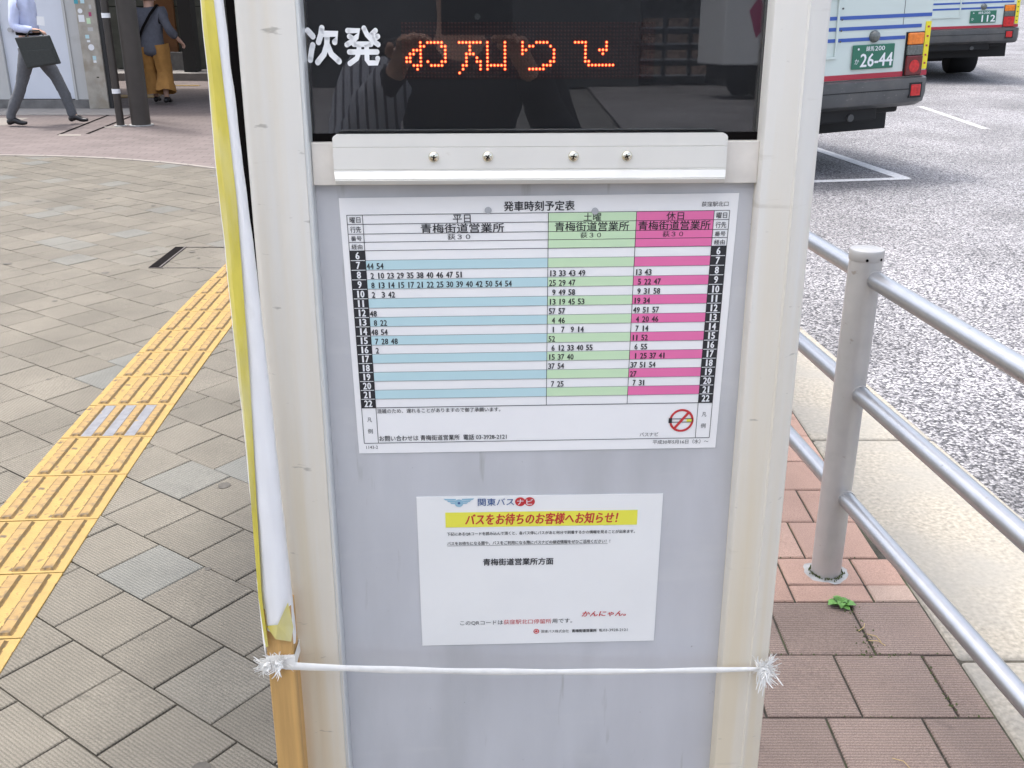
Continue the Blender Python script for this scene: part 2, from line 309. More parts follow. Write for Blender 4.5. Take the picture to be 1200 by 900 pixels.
# ------------------------------------------------------------------ helpers
def tag(o, label=None, cat=None, group=None, kind=None):
    if label: o['label'] = label
    if cat: o['category'] = cat
    if group: o['group'] = group
    if kind: o['kind'] = kind
    return o
def empty(name, loc=(0, 0, 0), rot=(0, 0, 0)):
    o = bpy.data.objects.new(name, None); col.objects.link(o); o.location = loc; o.rotation_euler = rot
    o.empty_display_size = .1
    return o
class MB:
    def __init__(s): s.v = []; s.f = []; s.m = []; s.t = []
    def add(s, vs, fs, m=0, t=0.0):
        n = len(s.v); s.v += [tuple(p) for p in vs]
        for f in fs: s.f.append(tuple(i+n for i in f)); s.m.append(m); s.t.append(t)
        return s
    def box(s, x0, x1, y0, y1, z0, z1, m=0):
        v = [(x, y, z) for z in (z0, z1) for y in (y0, y1) for x in (x0, x1)]
        return s.add(v, [(0, 2, 3, 1), (4, 5, 7, 6), (0, 1, 5, 4), (2, 6, 7, 3), (0, 4, 6, 2), (1, 3, 7, 5)], m)
    def prism(s, poly, a0, a1, axis='z', m=0):
        """extrude a 2D polygon; axis z: poly=(x,y); axis y: poly=(x,z); axis x: poly=(y,z)"""
        def P(p, a):
            return (p[0], p[1], a) if axis == 'z' else ((p[0], a, p[1]) if axis == 'y' else (a, p[0], p[1]))
        n = len(poly); v = [P(p, a0) for p in poly] + [P(p, a1) for p in poly]
        f = [tuple(range(n))[::-1], tuple(range(n, 2*n))] + [(i, (i+1) % n, n+(i+1) % n, n+i) for i in range(n)]
        return s.add(v, f, m)
    def tube(s, pts, r, seg=12, m=0, cap=True, sq=1.0):
        pts = [Vector(p) for p in pts]; rs = r if isinstance(r, (list, tuple)) else [r]*len(pts)
        rings = []; up = None
        for i, p in enumerate(pts):
            d = (pts[min(i+1, len(pts)-1)] - pts[max(i-1, 0)]).normalized()
            if up is None:
                up = Vector((0, 0, 1)) if abs(d.z) < .9 else Vector((1, 0, 0))
            a = d.cross(up).normalized(); b = a.cross(d).normalized(); up = b
            rings.append([p + (a*math.cos(2*math.pi*k/seg) + b*math.sin(2*math.pi*k/seg)*sq)*rs[i] for k in range(seg)])
        v = [q for rg in rings for q in rg]; f = []
        for i in range(len(pts)-1):
            for k in range(seg): f.append((i*seg+k, i*seg+(k+1) % seg, (i+1)*seg+(k+1) % seg, (i+1)*seg+k))
        if cap: f.append(tuple(range(seg))[::-1]); f.append(tuple((len(pts)-1)*seg+k for k in range(seg)))
        return s.add(v, f, m)
    def lathe(s, prof, c=(0, 0, 0), seg=20, m=0):
        """prof = [(r,z)...] round the z axis"""
        v = [(c[0]+r*math.cos(2*math.pi*k/seg), c[1]+r*math.sin(2*math.pi*k/seg), c[2]+z) for r, z in prof for k in range(seg)]
        f = [(i*seg+k, i*seg+(k+1) % seg, (i+1)*seg+(k+1) % seg, (i+1)*seg+k) for i in range(len(prof)-1) for k in range(seg)]
        f += [tuple(range(seg))[::-1], tuple((len(prof)-1)*seg+k for k in range(seg))]
        return s.add(v, f, m)
    def quad(s, a, b, c, d, m=0): return s.add([a, b, c, d], [(0, 1, 2, 3)], m)
    def mesh(s, name, mats, smooth=False, bevel=0, bseg=2, tint=False):
        me = bpy.data.meshes.new(name); me.from_pydata(s.v, [], s.f)
        for k in (mats if isinstance(mats, (list, tuple)) else [mats]): me.materials.append(M[k])
        me.polygons.foreach_set('material_index', s.m)
        if tint:
            at = me.attributes.new('tint', 'FLOAT', 'FACE'); at.data.foreach_set('value', s.t)
        bm = bmesh.new(); bm.from_mesh(me); bmesh.ops.recalc_face_normals(bm, faces=bm.faces)
        if bevel:
            es = [e for e in bm.edges if len(e.link_faces) == 2 and e.calc_face_angle(0) > .5]
            bmesh.ops.bevel(bm, geom=es, offset=bevel, segments=bseg, profile=.5, affect='EDGES', clamp_overlap=True)
        bm.to_mesh(me); bm.free()
        if smooth:
            me.polygons.foreach_set('use_smooth', [True]*len(me.polygons))
            me.set_sharp_from_angle(angle=R(38))
        me.update(); return me
    def build(s, name, mats, parent=None, **k):
        o = bpy.data.objects.new(name, s.mesh(name, mats, **k)); col.objects.link(o); o.parent = parent
        return o
def inst(name, me, parent=None, loc=(0, 0, 0), rot=(0, 0, 0)):
    o = bpy.data.objects.new(name, me); col.objects.link(o); o.parent = parent; o.location = loc; o.rotation_euler = rot
    return o

_fc = {}
def glyphs(body, offset=0, shear=0, res=2):
    """triangulated outline of a piece of writing, normalised to its own bounding box (0..1, 0..1), with its aspect"""
    k = (body, offset, shear, res)
    if k in _fc: return _fc[k]
    cu = bpy.data.curves.new('t', 'FONT'); cu.body = body; cu.size = 1; cu.offset = offset; cu.shear = shear; cu.resolution_u = res
    o = bpy.data.objects.new('t', cu); col.objects.link(o)
    dg = bpy.context.evaluated_depsgraph_get(); me = bpy.data.meshes.new_from_object(o.evaluated_get(dg))
    vs = [v.co.copy() for v in me.vertices]; fs = [tuple(p.vertices) for p in me.polygons]
    bpy.data.objects.remove(o); bpy.data.curves.remove(cu); bpy.data.meshes.remove(me)
    if not vs: _fc[k] = ([], []); return _fc[k]
    x0 = min(v.x for v in vs); x1 = max(v.x for v in vs); y0 = min(v.y for v in vs); y1 = max(v.y for v in vs)
    vs = [((v.x-x0)/(x1-x0 or 1), (v.y-y0)/(y1-y0 or 1)) for v in vs]
    _fc[k] = (vs, fs); return _fc[k]
def write(mb, body, x0, x1, y0, y1, T, m=0, **k):
    """writing fitted in the box x0..x1, y0(bottom)..y1(top) of the surface T(x,y)->point"""
    b = k.pop('offset', 0); k.pop('res', 0); vs, fs = glyphs(body, **k)
    h = (y1-y0)*b*1.5
    for i, (dx, dy) in enumerate(((0, 0), (-h, 0), (h, 0), (0, h*.7), (0, -h*.7)) if b else ((0, 0),)):
        pp = [T(x0+(x1-x0)*u+dx, y0+(y1-y0)*v+dy) for u, v in vs]
        mb.add([(p[0], p[1]-.00003*i, p[2]) for p in pp], fs, m)

# ------------------------------------------------------------------ ground, road, kerb
mb = MB(); mb.quad((-800, -800, -.2), (800, -800, -.2), (800, 800, -.2), (-800, 800, -.2))
tag(mb.build('ground', 'ground'), kind='structure')
def kerb_x(y): return 1.50 - .094*(y-2.88) - max(0, y-8.22)*.33          # outer edge of the kerb
mb = MB()
ys = [-40, -10, 0, 5, 8.22, 20, 40, 120]
for a, b in zip(ys[:-1], ys[1:]):
    mb.quad((kerb_x(a)-.25, a, -.12), (70, a, -.12), (70, b, -.12), (kerb_x(b)-.25, b, -.12))
tag(mb.build('road', 'road'), kind='structure')
mb = MB(); mb.quad((-70, -70, -.116), (1.0, -70, -.116), (1.0, -5.0, -.116), (-70, -5.0, -.116))
tag(mb.build('road', 'road'), kind='structure')
kerb = empty('kerb'); tag(kerb, kind='structure')
yj = [-5, -3.0, -1.75, -.52, .73, 1.98, 3.227, 4.47, 5.72, 6.97, 8.22, 9.47, 10.7, 11.9, 13.1, 14.3, 15.5, 16.7, 17.9]
def kin(y): return min(1.045, kerb_x(y)-.30)
for a, b in zip(yj[:-1], yj[1:]):
    g = .004
    mb = MB().prism([(kin(a), a+g), (kerb_x(a), a+g), (kerb_x(b), b-g), (kin(b), b-g)], -.30, 0.0)
    mb.build('kerb_stone', 'kerb', kerb, bevel=.012, bseg=3)
mb = MB().box(1.05, 1.20, -5, 5.5, -.3, -.02); mb.build('joint_filler', 'mortar', kerb)
# painted parking bay lines on the road
def strip(name, p, q, wd, z=-.116):
    p = Vector((*p, 0)); q = Vector((*q, 0)); d = (q-p).normalized(); n = Vector((-d.y, d.x, 0))*wd/2
    mb = MB(); mb.quad(*[(v.x, v.y, z) for v in (p-n, q-n, q+n, p+n)])
    return tag(mb.build(name, 'line'), kind='structure')
strip('parking_line', (3.52, 9.16), (3.02, 12.3), .13)
strip('parking_line', (1.9, 8.86), (3.56, 9.16), .11, -.1155)
o_ = strip('parking_line', (5.76, 12.6), (5.92, 15.2), .11); o_.data.materials[0] = M['line_faint']

# paving -----------------------------------------------------------------
TH = R(-36.3)
cT, sT = math.cos(TH), math.sin(TH)
def yb(x):      # curved far edge of the grey plaza
    if x < -4.95: return 9.75
    if x < -2.6: return 5.75+math.sqrt(16-(x+4.95)**2)
    return 8.99-.725*(x+2.6)
def clip(poly, inside, cut):
    out = []
    for i in range(len(poly)):
        a, b = poly[i], poly[(i+1) % len(poly)]
        ia, ib = inside(a), inside(b)
        if ia: out.append(a)
        if ia != ib:
            lo, hi = 0., 1.
            for _ in range(18):
                t = (lo+hi)/2; p = (a[0]+(b[0]-a[0])*t, a[1]+(b[1]-a[1])*t)
                if inside(p) == ia: lo = t
                else: hi = t
            out.append((a[0]+(b[0]-a[0])*lo, a[1]+(b[1]-a[1])*lo))
    return out
def slab(mb, poly, tint, ch=.0022, z0=-.03, z1=0):
    """a paver: the polygon with a small chamfer round its top"""
    n = len(poly); cx = sum(p[0] for p in poly)/n; cy = sum(p[1] for p in poly)/n
    ins = []
    for p in poly:
        d = math.hypot(p[0]-cx, p[1]-cy) or 1; k = 1-ch*1.5/d; ins.append((cx+(p[0]-cx)*k, cy+(p[1]-cy)*k))
    v = [(*p, z0) for p in poly]+[(*p, z1-ch) for p in poly]+[(*p, z1) for p in ins]
    f = [(i, (i+1) % n, n+(i+1) % n, n+i) for i in range(n)]+[(n+i, n+(i+1) % n, 2*n+(i+1) % n, 2*n+i) for i in range(n)]+[tuple(range(2*n, 3*n))]
    mb.add(v, f, 0, tint)
plaza = empty('plaza_paving'); tag(plaza, kind='structure')
plaza.rotation_euler = (0, 0, TH)
O = Vector((-1.013, 1.780))                  # one tile corner seen in the photograph
P = .2; G = .0022
variants = []
for k in range(10):
    mb = MB(); t = k/10
    j = [random.uniform(-.0007, .0007) for _ in range(8)]
    slab(mb, [(G+j[0], G+j[1]), (P-G+j[2], G+j[3]), (P-G+j[4], P-G+j[5]), (G+j[6], P-G+j[7])], t)
    variants.append(mb.mesh('paver', 'tile', tint=True))
def l2w(a, b): return (a*cT-b*sT, a*sT+b*cT)
Ox = O.x*cT+O.y*sT; Oy = -O.x*sT+O.y*cT       # the corner in the rotated frame
rest = MB(); cand = []
rowshift = [0, .055, .013, .10, .04, .09, .02, .07]
def in_reg(p):
    return p[0] < .25 and p[1] < yb(p[0])-.05 and p[1] > -5 and p[0] > -12
for ib in range(-60, 70):
    by = Oy+ib*P; sh = (ib % 2)*.1+[0, .012, -.018, .006][ib % 4]
    for ia in range(-75, 60):
        ax = Ox+ia*P+sh
        cs = [(ax+G, by+G), (ax+P-G, by+G), (ax+P-G, by+P-G), (ax+G, by+P-G)]
        cw = [l2w(*c) for c in cs]; ins = [in_reg(c) for c in cw]
        if not any(ins): continue
        cx, cy = l2w(ax+P/2, by+P/2)
        full = all(ins)
        vis = full and 1.15 < cy and cx < -.20-.1*cy*0 and cx/cy > -.60 and not (abs(cx+1.33+.04*(cy-1.9)) < .06 and cy < 6)
        if vis: cand.append((cx*cx+cy*cy, ax, by))
        else:
            poly = cs
            if not full:
                pw = clip(cw, in_reg, None)
                if len(pw) < 3: continue
                poly = [(x*cT+y*sT, -x*sT+y*cT) for x, y in pw]
            slab(rest, poly, random.random(), z1=random.uniform(-.0008, .0008))
cand.sort()
for i, (_, ax, by) in enumerate(cand):
    if i < 292:
        inst('paver', random.choice(variants), plaza, (ax, by, random.uniform(-.0010, .0010)), (random.uniform(-.004, .004), random.uniform(-.004, .004), 0))
    else:
        slab(rest, [(ax+G, by+G), (ax+P-G, by+G), (ax+P-G, by+P-G), (ax+G, by+P-G)], random.random(), z1=random.uniform(-.0012, .0012))
tag(rest.build('farther_pavers', 'tile', plaza, tint=True), kind='stuff')
mb = MB(); pts = [(-12, -5), (1.2, -5), (1.2, yb(1.2))]+[(x, yb(x)) for x in [1, 0, -1, -2, -2.6, -3, -3.4, -3.8, -4.2, -4.6, -4.95, -6, -12]]
pl = [(x*cT+y*sT, -x*sT+y*cT) for x, y in pts]
mb.add([(x, y, -.007) for x, y in pl], [tuple(range(len(pl)))]); mb.build('joint_bed', 'bed_light', plaza)

side = empty('kerbside_paving'); tag(side, kind='structure')
rows = [(1.57, .676), (1.78, .757), (2.0, .86), (2.222, .726), (2.436, .81), (2.64, .89), (2.847, .80)]
allrows = []
y = 1.57
for k in range(1, 16): allrows.append((1.57-.207*k, .676+(k % 2)*.1, True))
allrows = allrows[::-1]+[(a, b, i < 3) for i, (a, b) in enumerate(rows)]
for k in range(1, 26): allrows.append((2.847+.206*k, .80+(k % 2)*.1, False))
for i, (y0, xj, brown) in enumerate(allrows[:-1]):
    y1 = allrows[i+1][0]; pitch = .207 if brown else .203
    k0 = int((.25-xj)//pitch)-1
    for k in range(k0, 10):
        x0 = xj+k*pitch; x1 = x0+pitch
        x0 = max(x0, .25); x1 = min(x1, 1.043)
        if x1-x0 < .03: continue
        tiles = [(x0, x1, y0, y1)]
        if abs(y0-2.222) < .01 and x0 < .93 and x1 > .73:      # tiles cut round the post
            ym = 2.302
            tiles = [(x0, x1, y0, ym), (x0, x1, ym, y1)]
        for (a, b, c_, d) in tiles:
            g = .0028 if brown else .003
            cx, cy = (a+b)/2, (c_+d)/2
            mb = MB(); slab(mb, [(a+g-cx, c_+g-cy), (b-g-cx, c_+g-cy), (b-g-cx, d-g-cy), (a+g-cx, d-g-cy)], random.random(), ch=.003)
            inst('paver', mb.mesh('paver', 'tile_brown' if brown else 'tile_red', tint=True), side, (cx, cy, random.uniform(-.0012, .0012)), (random.uniform(-.005, .005), random.uniform(-.005, .005), 0))
mb = MB(); mb.quad((.25, -2, -.006), (1.05, -2, -.006), (1.05, 8, -.006), (.25, 8, -.006)); mb.build('joint_bed', 'bed', side)

# red-brown small brick paving beyond the plaza
def redbrick():
    m = bpy.data.materials.new('small_red_brown_bricks'); m.use_nodes = True
    N = m.node_tree.nodes; L = m.node_tree.links; b = N['Principled BSDF']; b.inputs['Roughness'].default_value = .8
    g = N.new('ShaderNodeNewGeometry'); br = N.new('ShaderNodeTexBrick'); L.new(g.outputs['Position'], br.inputs['Vector'])
    br.inputs['Scale'].default_value = 1; br.inputs['Brick Width'].default_value = .2; br.inputs['Row Height'].default_value = .1
    br.inputs['Mortar Size'].default_value = .005
    br.inputs['Color1'].default_value = (.115, .093, .088, 1); br.inputs['Color2'].default_value = (.145, .118, .112, 1); br.inputs['Mortar'].default_value = (.07, .06, .057, 1)
    n = N.new('ShaderNodeTexNoise'); n.inputs['Scale'].default_value = 1.2; n.inputs['Detail'].default_value = 6; L.new(g.outputs['Position'], n.inputs['Vector'])
    mr = N.new('ShaderNodeMapRange'); mr.inputs[3].default_value = .75; mr.inputs[4].default_value = 1.25; L.new(n.outputs[0], mr.inputs[0])
    mx = N.new('ShaderNodeMix'); mx.data_type = 'RGBA'; mx.blend_type = 'MULTIPLY'; mx.inputs[0].default_value = 1
    L.new(br.outputs[0], mx.inputs[6]); L.new(mr.outputs[0], mx.inputs[7]); L.new(mx.outputs[2], b.inputs['Base Color'])
    return m
M['redbrick'] = redbrick()
xs = [1.0, 0, -1, -2, -2.6, -2.9, -3.2, -3.5, -3.8, -4.1, -4.4, -4.7, -4.95, -6, -9, -20]
mb = MB()
left = [(x, yb(x)-.05) for x in xs[::-1] if x <= .4]
right = [(kin(y_)+.005, y_) for y_ in (yb(.4)-.05, 8.22, 9.47, 12, 15, 17.9, 24)]
poly = left+right[0:]+[(-20, 24)]
mb.add([(x, y_, -.002) for x, y_ in poly], [tuple(range(len(poly)))])
tag(mb.build('red_brick_paving', 'redbrick'), kind='structure')
edg = empty('paving_edging'); tag(edg, kind='structure')
for i, (a, b) in enumerate(zip(xs[:-1], xs[1:])):
    d = Vector((b-a, yb(b)-yb(a), 0)).normalized()*.003
    mb = MB().prism([(a+d.x, yb(a)-.03), (b-d.x, yb(b)-.03), (b-d.x, yb(b)+.03), (a+d.x, yb(a)+.03)], -.05, .003)
    mb.build('edging_stone', 'edging', edg)
# inspection lid filled with pavers, with its dark lifting slot
lid = empty('inspection_cover', (-1.80, 5.81, 0)); tag(lid, 'paved inspection lid with a dark slot beside the yellow strip', 'manhole cover')
mb = MB()
for a in ((-.245, .245, -.25, -.244), (-.245, .245, .244, .25)): mb.box(a[0], a[1], a[2], a[3], -.02, .003)
mb.box(.239, .245, -.244, .244, -.02, .003)
mb.build('frame', 'iron', lid)
MB().box(-.245, -.190, -.244, .244, -.02, .0045).build('lifting_slot', 'hole', lid)
MB().box(-.188, -.178, -.244, .244, -.02, .006).build('slot_bar', 'iron', lid)

# tactile strip -----------------------------------------------------------
tact = empty('tactile_paving'); tag(tact, kind='structure')
def tc_(y): return -1.475+.0108*(y-5.6)**2 if y < 5.6 else -1.475
base_m = MB().box(-.158, .158, -.1468, .1468, -.01, .0045).mesh('tactile_block', 'yellow', bevel=.002)
def bar_mesh():
    mb = MB(); L_ = .138
    p = [(-.0185, .0045), (.0185, .0045), (.0125, .0105), (-.0125, .0105)]
    v = [(x, -L_, z) for x, z in p]+[(x, L_, z) for x, z in p]
    v = [(x, yy*(1 if z < .006 else .965), z) for x, yy, z in v]
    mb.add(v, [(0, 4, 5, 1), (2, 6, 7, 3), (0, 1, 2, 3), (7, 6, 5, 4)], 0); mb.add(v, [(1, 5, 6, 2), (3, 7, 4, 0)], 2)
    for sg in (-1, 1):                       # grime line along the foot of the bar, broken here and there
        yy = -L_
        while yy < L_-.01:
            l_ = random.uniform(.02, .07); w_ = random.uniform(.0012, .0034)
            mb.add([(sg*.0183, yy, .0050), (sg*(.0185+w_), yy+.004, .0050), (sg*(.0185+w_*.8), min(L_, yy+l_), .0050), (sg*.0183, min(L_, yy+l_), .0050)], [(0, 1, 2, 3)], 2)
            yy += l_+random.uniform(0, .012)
    # hairline cracks across the bar
    for yy in (-.07+random.uniform(-.02, .02), random.uniform(-.02, .02), .07+random.uniform(-.02, .02)):
        a_ = random.uniform(-.003, .003); mb.add([(-.0124, yy, .0107), (.0124, yy+a_, .0107), (.0124, yy+a_+.0016, .0107), (-.0124, yy+.0016, .0107)], [(0, 1, 2, 3)], 1)
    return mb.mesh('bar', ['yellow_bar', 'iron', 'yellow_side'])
bars = [bar_mesh() for _ in range(6)]
k = -10
y = 3.386-12*.2975
while y < 8.4:
    c = tc_(y); ang = math.atan2(-(tc_(y+.1)-tc_(y-.1)), .2)
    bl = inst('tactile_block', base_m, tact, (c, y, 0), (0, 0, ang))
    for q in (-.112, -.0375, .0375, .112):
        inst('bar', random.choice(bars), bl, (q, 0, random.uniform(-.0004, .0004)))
    if abs(y-3.386) < .01:
        for q in (-.075, 0, .075):
            MB().box(q-.0185, q+.0185, -.140, .140, .001, .0058).build('repair_strip', 'repair', bl, bevel=.001)
    y += .2975

# old gum and grit spots trodden into the plaza
mb = MB()
for k in range(110):
    x, y = random.uniform(-4.6, -.3), random.uniform(1.4, 9.0); n_ = 9; rr = random.uniform(.006, .022)*(1 if random.random() < .8 else 1.5)
    mb.add([(x+rr*(1+.3*random.random())*math.cos(2*math.pi*q/n_), y+rr*(1+.3*random.random())*math.sin(2*math.pi*q/n_), .0024) for q in range(n_)], [tuple(range(n_))])
tag(mb.build('gum_spots', 'gum'), 'dark trodden gum spots scattered over the grey plaza pavers', 'gum spots', kind='stuff')
# weed, moss, straw
weed = empty('weed', (.835, 2.205, 0)); tag(weed, 'small green weed growing in the paving joint below the railing post', 'weed')
for k in range(22):
    a = random.uniform(0, 6.28); L_ = random.uniform(.014, .044); wdt = L_*.36; h = random.uniform(.004, .018)
    d = Vector((math.cos(a), math.sin(a)*.7, 0)); n = Vector((-d.y, d.x, 0))
    p = [Vector((0, 0, .001)), d*L_*.5+n*wdt+Vector((0, 0, h)), d*L_*.8+n*wdt*.6+Vector((0, 0, h*.9)), d*L_+Vector((0, 0, h*.5)), d*L_*.8-n*wdt*.6+Vector((0, 0, h*.9)), d*L_*.5-n*wdt+Vector((0, 0, h))]
    MB().add(p, [(0, 1, 5), (1, 2, 4, 5), (2, 3, 4)]).build('leaf', 'leaf', weed)
mb = MB()
for k in range(140):
    r = random.random()
    if r < .35: x, y = random.gauss(.855, .015), random.uniform(2.02, 2.2)
    elif r < .55: x, y = random.gauss(.87, .05), random.gauss(2.0, .006)
    elif r < .75: x, y = .961+random.gauss(0, .005), random.uniform(1.8, 1.99)
    else: x, y = random.uniform(.5, 1.03), random.choice([1.78, 2.0, 2.222, 2.436])+random.gauss(0, .0015)
    s_ = random.uniform(.001, .0035)
    mb.add([(x-s_, y-s_, .0002), (x+s_, y-s_, .0002), (x, y+s_, .0002), (x, y, s_*1.3)], [(0, 1, 3), (1, 2, 3), (2, 0, 3)])
tag(mb.build('moss', 'moss'), 'moss and grit in the joints of the kerbside paving', 'moss', kind='stuff')
mb = MB()
for (x, y, a) in ((.885, 1.985+.06, 1.9), (.89, 2.03, 2.3), (.80, 1.62, 2.0), (.845, 2.09, .6)):
    mb.tube([(x, y, .003), (x+.02*math.cos(a), y+.02*math.sin(a), .006), (x+.04*math.cos(a+.3), y+.04*math.sin(a+.3), .003)], .0009, 5)
tag(mb.build('straw', 'straw'), 'bits of dry straw lying on the brown pavers', 'straw', kind='stuff')

# ------------------------------------------------------------------ railing
rail = empty('pedestrian_railing', (.843, 2.362, 0)); tag(rail, 'grey tubular metal railing with three rails along the kerb', 'railing')
def rx(y): return -.105*y
for i, yy in enumerate((0, -2.0, 2.0, 4.0)):
    ox = rx(yy)
    p = MB().lathe([(.0385, -.02), (.0385, .862)], (ox, yy, 0), 36).build('post', 'steel_post', rail, smooth=True)
    MB().lathe([(.0395, .862), (.0405, .864), (.0405, .884), (.039, .8875), (.034, .889), (.0, .8895)], (ox, yy, 0), 36).build('post_cap', 'steel_post', rail, smooth=True)
    if i == 0:
        for a in (R(-105), R(-52), R(15), R(130)):
            n = Vector((math.cos(a), math.sin(a), 0)); c = n*.0401+Vector((0, 0, .868))
            MB().tube([c, c+n*.001], .0035, 12).build('screw_hole', 'hole', rail)
        mb = MB(); n_ = 26
        v = [(0, 0, .004)]+[(.058*(1+.22*noise.noise(Vector((math.cos(t)*2, math.sin(t)*2, 3))))*math.cos(t), .056*(1+.25*noise.noise(Vector((math.cos(t)*2, math.sin(t)*2, 7))))*math.sin(t), .001) for t in [2*math.pi*q/n_ for q in range(n_)]]
        mb.add(v, [(0, 1+q, 1+(q+1) % n_) for q in range(n_)]); mb.build('mortar_collar', 'mortar', rail)
        mb = MB()
        for q in range(150):
            t = random.uniform(0, 6.28); rr = .039+abs(random.gauss(0, .004)); s_ = random.uniform(.001, .003)
            x, y_ = rr*math.cos(t), rr*math.sin(t)
            mb.add([(x-s_, y_-s_, .004), (x+s_, y_-s_, .004), (x, y_+s_, .004), (x, y_, .004+s_*2)], [(0, 1, 3), (1, 2, 3), (2, 0, 3)])
        tag(mb.build('base_moss', 'moss', rail), kind='stuff')
for z in (.82, .53, .24):
    pts = [(rx(t)+.012, t, z) for t in (-4.2, -3, -2, -1.2, -.4, .4, 1.2, 2, 3, 4.2)]
    MB().tube(pts, .0213, 24).build('rail', 'steel', rail, smooth=True)
    c = Vector((rx(-.04)+.012, -.040, z))
    MB().tube([c+Vector((.0006, .006, 0)), c+Vector((.0006, -.0015, 0))], .0228, 24).build('rail_collar', 'steel_post', rail, smooth=True)

# ------------------------------------------------------------------ kiosk
KLOC = (.026, 1.045, 0); KROT = (R(-1.9), 0, R(1.8))
kio = empty('bus_stop_sign', KLOC, KROT)
tag(kio, 'tall aluminium bus stop sign with black LED display above a grey notice panel', 'bus stop sign')
Z0, Z1 = .03, 2.02
profL = [(-.299, .085), (-.3025, .05), (-.3030, .010), (-.302, .000), (-.299, -.009), (-.2925, -.016), (-.283, -.0195), (-.2745, -.0205), (-.270, -.0190), (-.266, -.0195), (-.262, -.0205), (-.2405, -.0210), (-.2385, -.0205), (-.2385, .085)]
MB().prism(profL, Z0, Z1).build('post', 'post', kio, smooth=True)
MB().prism([(-.2384, -.0195), (-.2352, -.0205), (-.2338, -.0185), (-.2335, .003), (-.2384, .003)], Z0, Z1).build('frame_lip', 'lip', kio)
profR = [(.2355, .085), (.2355, -.0165), (.2375, -.0195), (.241, -.0205), (.2705, -.0205), (.2725, -.0225), (.2745, -.0205), (.280, -.0175), (.292, -.0120), (.299, -.004), (.3015, .008), (.3015, .05), (.298, .085)]
MB().prism(profR, Z0, Z1).build('post', 'post', kio, smooth=True)
MB().box(-.3115, -.3032, .004, .012, Z0, Z1).build('side_shade_strip', 'hole', kio)  # black strip painted in for the shaded gap between banner and post
MB().box(-.2334, .2354, .0, .004, .06, 1.300).build('notice_panel', 'panel', kio)
MB().box(-.236, .2354, .05, .083, .06, Z1-.01).build('back_cover', 'alu2', kio)
MB().box(-.300, .301, -.022, .085, Z1+.001, Z1+.05).build('top_cap', 'post', kio, bevel=.006)
MB().box(-.34, .34, -.10, .16, 0, .029).build('base_plate', 'alu2', kio, bevel=.004)
# cross rail behind the holder
MB().box(-.2334, .2354, -.0105, -.0002, 1.2688, 1.3126).build('cross_rail', 'alu2', kio, bevel=.0006)
# holder bar: ribbed profile with rounded upper corners
hold = [(1.2712, -.0110), (1.2712, -.0225), (1.2755, -.0255), (1.2762, -.0248), (1.2770, -.0255), (1.2845, -.0222), (1.2858, -.0222), (1.2862, -.0214), (1.2867, -.0222), (1.3085, -.0222), (1.3089, -.0214), (1.3094, -.0222), (1.3215, -.0222), (1.3215, -.0110)]
mb = MB()
a0, a1 = -.2095, .1985
n = len(hold); v = []
cuts = [(a0, .0035), (a0+.001, .0016), (a0+.0035, 0), (a1-.0035, 0), (a1-.001, .0016), (a1, .0035)]
for x, dz in cuts:
    for z, y in hold: v.append((x + (0.0 if z > 1.28 else (.0025 if x < 0 else -.0025)*(1 if z < 1.27 else .4)), y, z-(dz if z > 1.316 else 0)))
f = [tuple(range(n))[::-1], tuple((len(cuts)-1)*n+i for i in range(n))]
for q in range(len(cuts)-1):
    for i in range(n): f.append((q*n+i, q*n+(i+1) % n, (q+1)*n+(i+1) % n, (q+1)*n+i))
mb.add(v, f); mb.build('poster_holder', 'alu', kio)
for sx_ in (-.1062, -.0505, .0384, .0940):
    mb = MB(); 
    c = Vector((sx_, -.0222, 1.2990))
    prof = [(.0056, 0), (.0056, .0006), (.0050, .0018), (.0036, .0028), (.0015, .0033), (0, .0034)]
    vs = []; seg = 20
    for r_, d in prof: vs += [(c.x+r_*math.cos(2*math.pi*k/seg), c.y-d, c.z+r_*math.sin(2*math.pi*k/seg)) for k in range(seg)]
    mb.add(vs, [(i*seg+k, i*seg+(k+1) % seg, (i+1)*seg+(k+1) % seg, (i+1)*seg+k) for i in range(len(prof)-1) for k in range(seg)])
    sc = mb.build('screw', 'chrome', kio, smooth=True)
    mb = MB(); a = random.uniform(0, 1.5)
    for t in (a, a+R(90)):
        d = Vector((math.cos(t), 0, math.sin(t)))*.0027; e = Vector((-math.sin(t), 0, math.cos(t)))*.00055
        cc = c+Vector((0, -.0036, 0)); mb.quad(cc-d-e, cc+d-e, cc+d+e, cc-d+e)
    mb.build('cross_slot', 'hole', sc)
# display
disp = MB().box(-.2334, .2354, .010, .030, 1.3126, Z1-.002).build('display', 'black', kio)
MB().box(-.1375, .1235, .0080, .0099, 1.3745, 1.4305).build('led_board', 'ledboard', disp)
MB().box(-.2334, .2354, .0020, .0090, 1.3126, 1.3205).build('gasket', 'hole', disp)
DX = .2131/59; X0_ = -.1327; DZ = .00374; ZT = 1.4107
lit = {0: [4, 6, 7, 8, 9, 10, *range(15, 22), 23, 28, 33, 37, 38, 39, 40, 48, 49, 50, 51, 57],
       1: [4, 5, 10, 11, 18, 23, 28, 33, 35, 36, 41, 51, 57], 2: [2, 3, 4, 11, 18, 23, 28, 33, 34, 42, 51, 55, 56, 57],
       3: [1, 2, 4, 11, 17, 18, 19, 23, 28, 33, 42, 51, 56], 4: [0, 1, 4, 11, 17, 20, 23, 28, 42, 51],
       5: [0, 1, 4, 6, 10, 11, 17, 20, 21, 23, 28, 41, 42, 51, 52], 6: [2, 3, 4, 7, 8, 9, 10, 16, 17, 21, *range(23, 29), 39, 40, 41, *range(52, 60)],
       7: [3, 16, 21, 23, 28, 35, 36, 37, 38, 39], 8: [15]}
un, li, ha = MB(), MB(), MB()
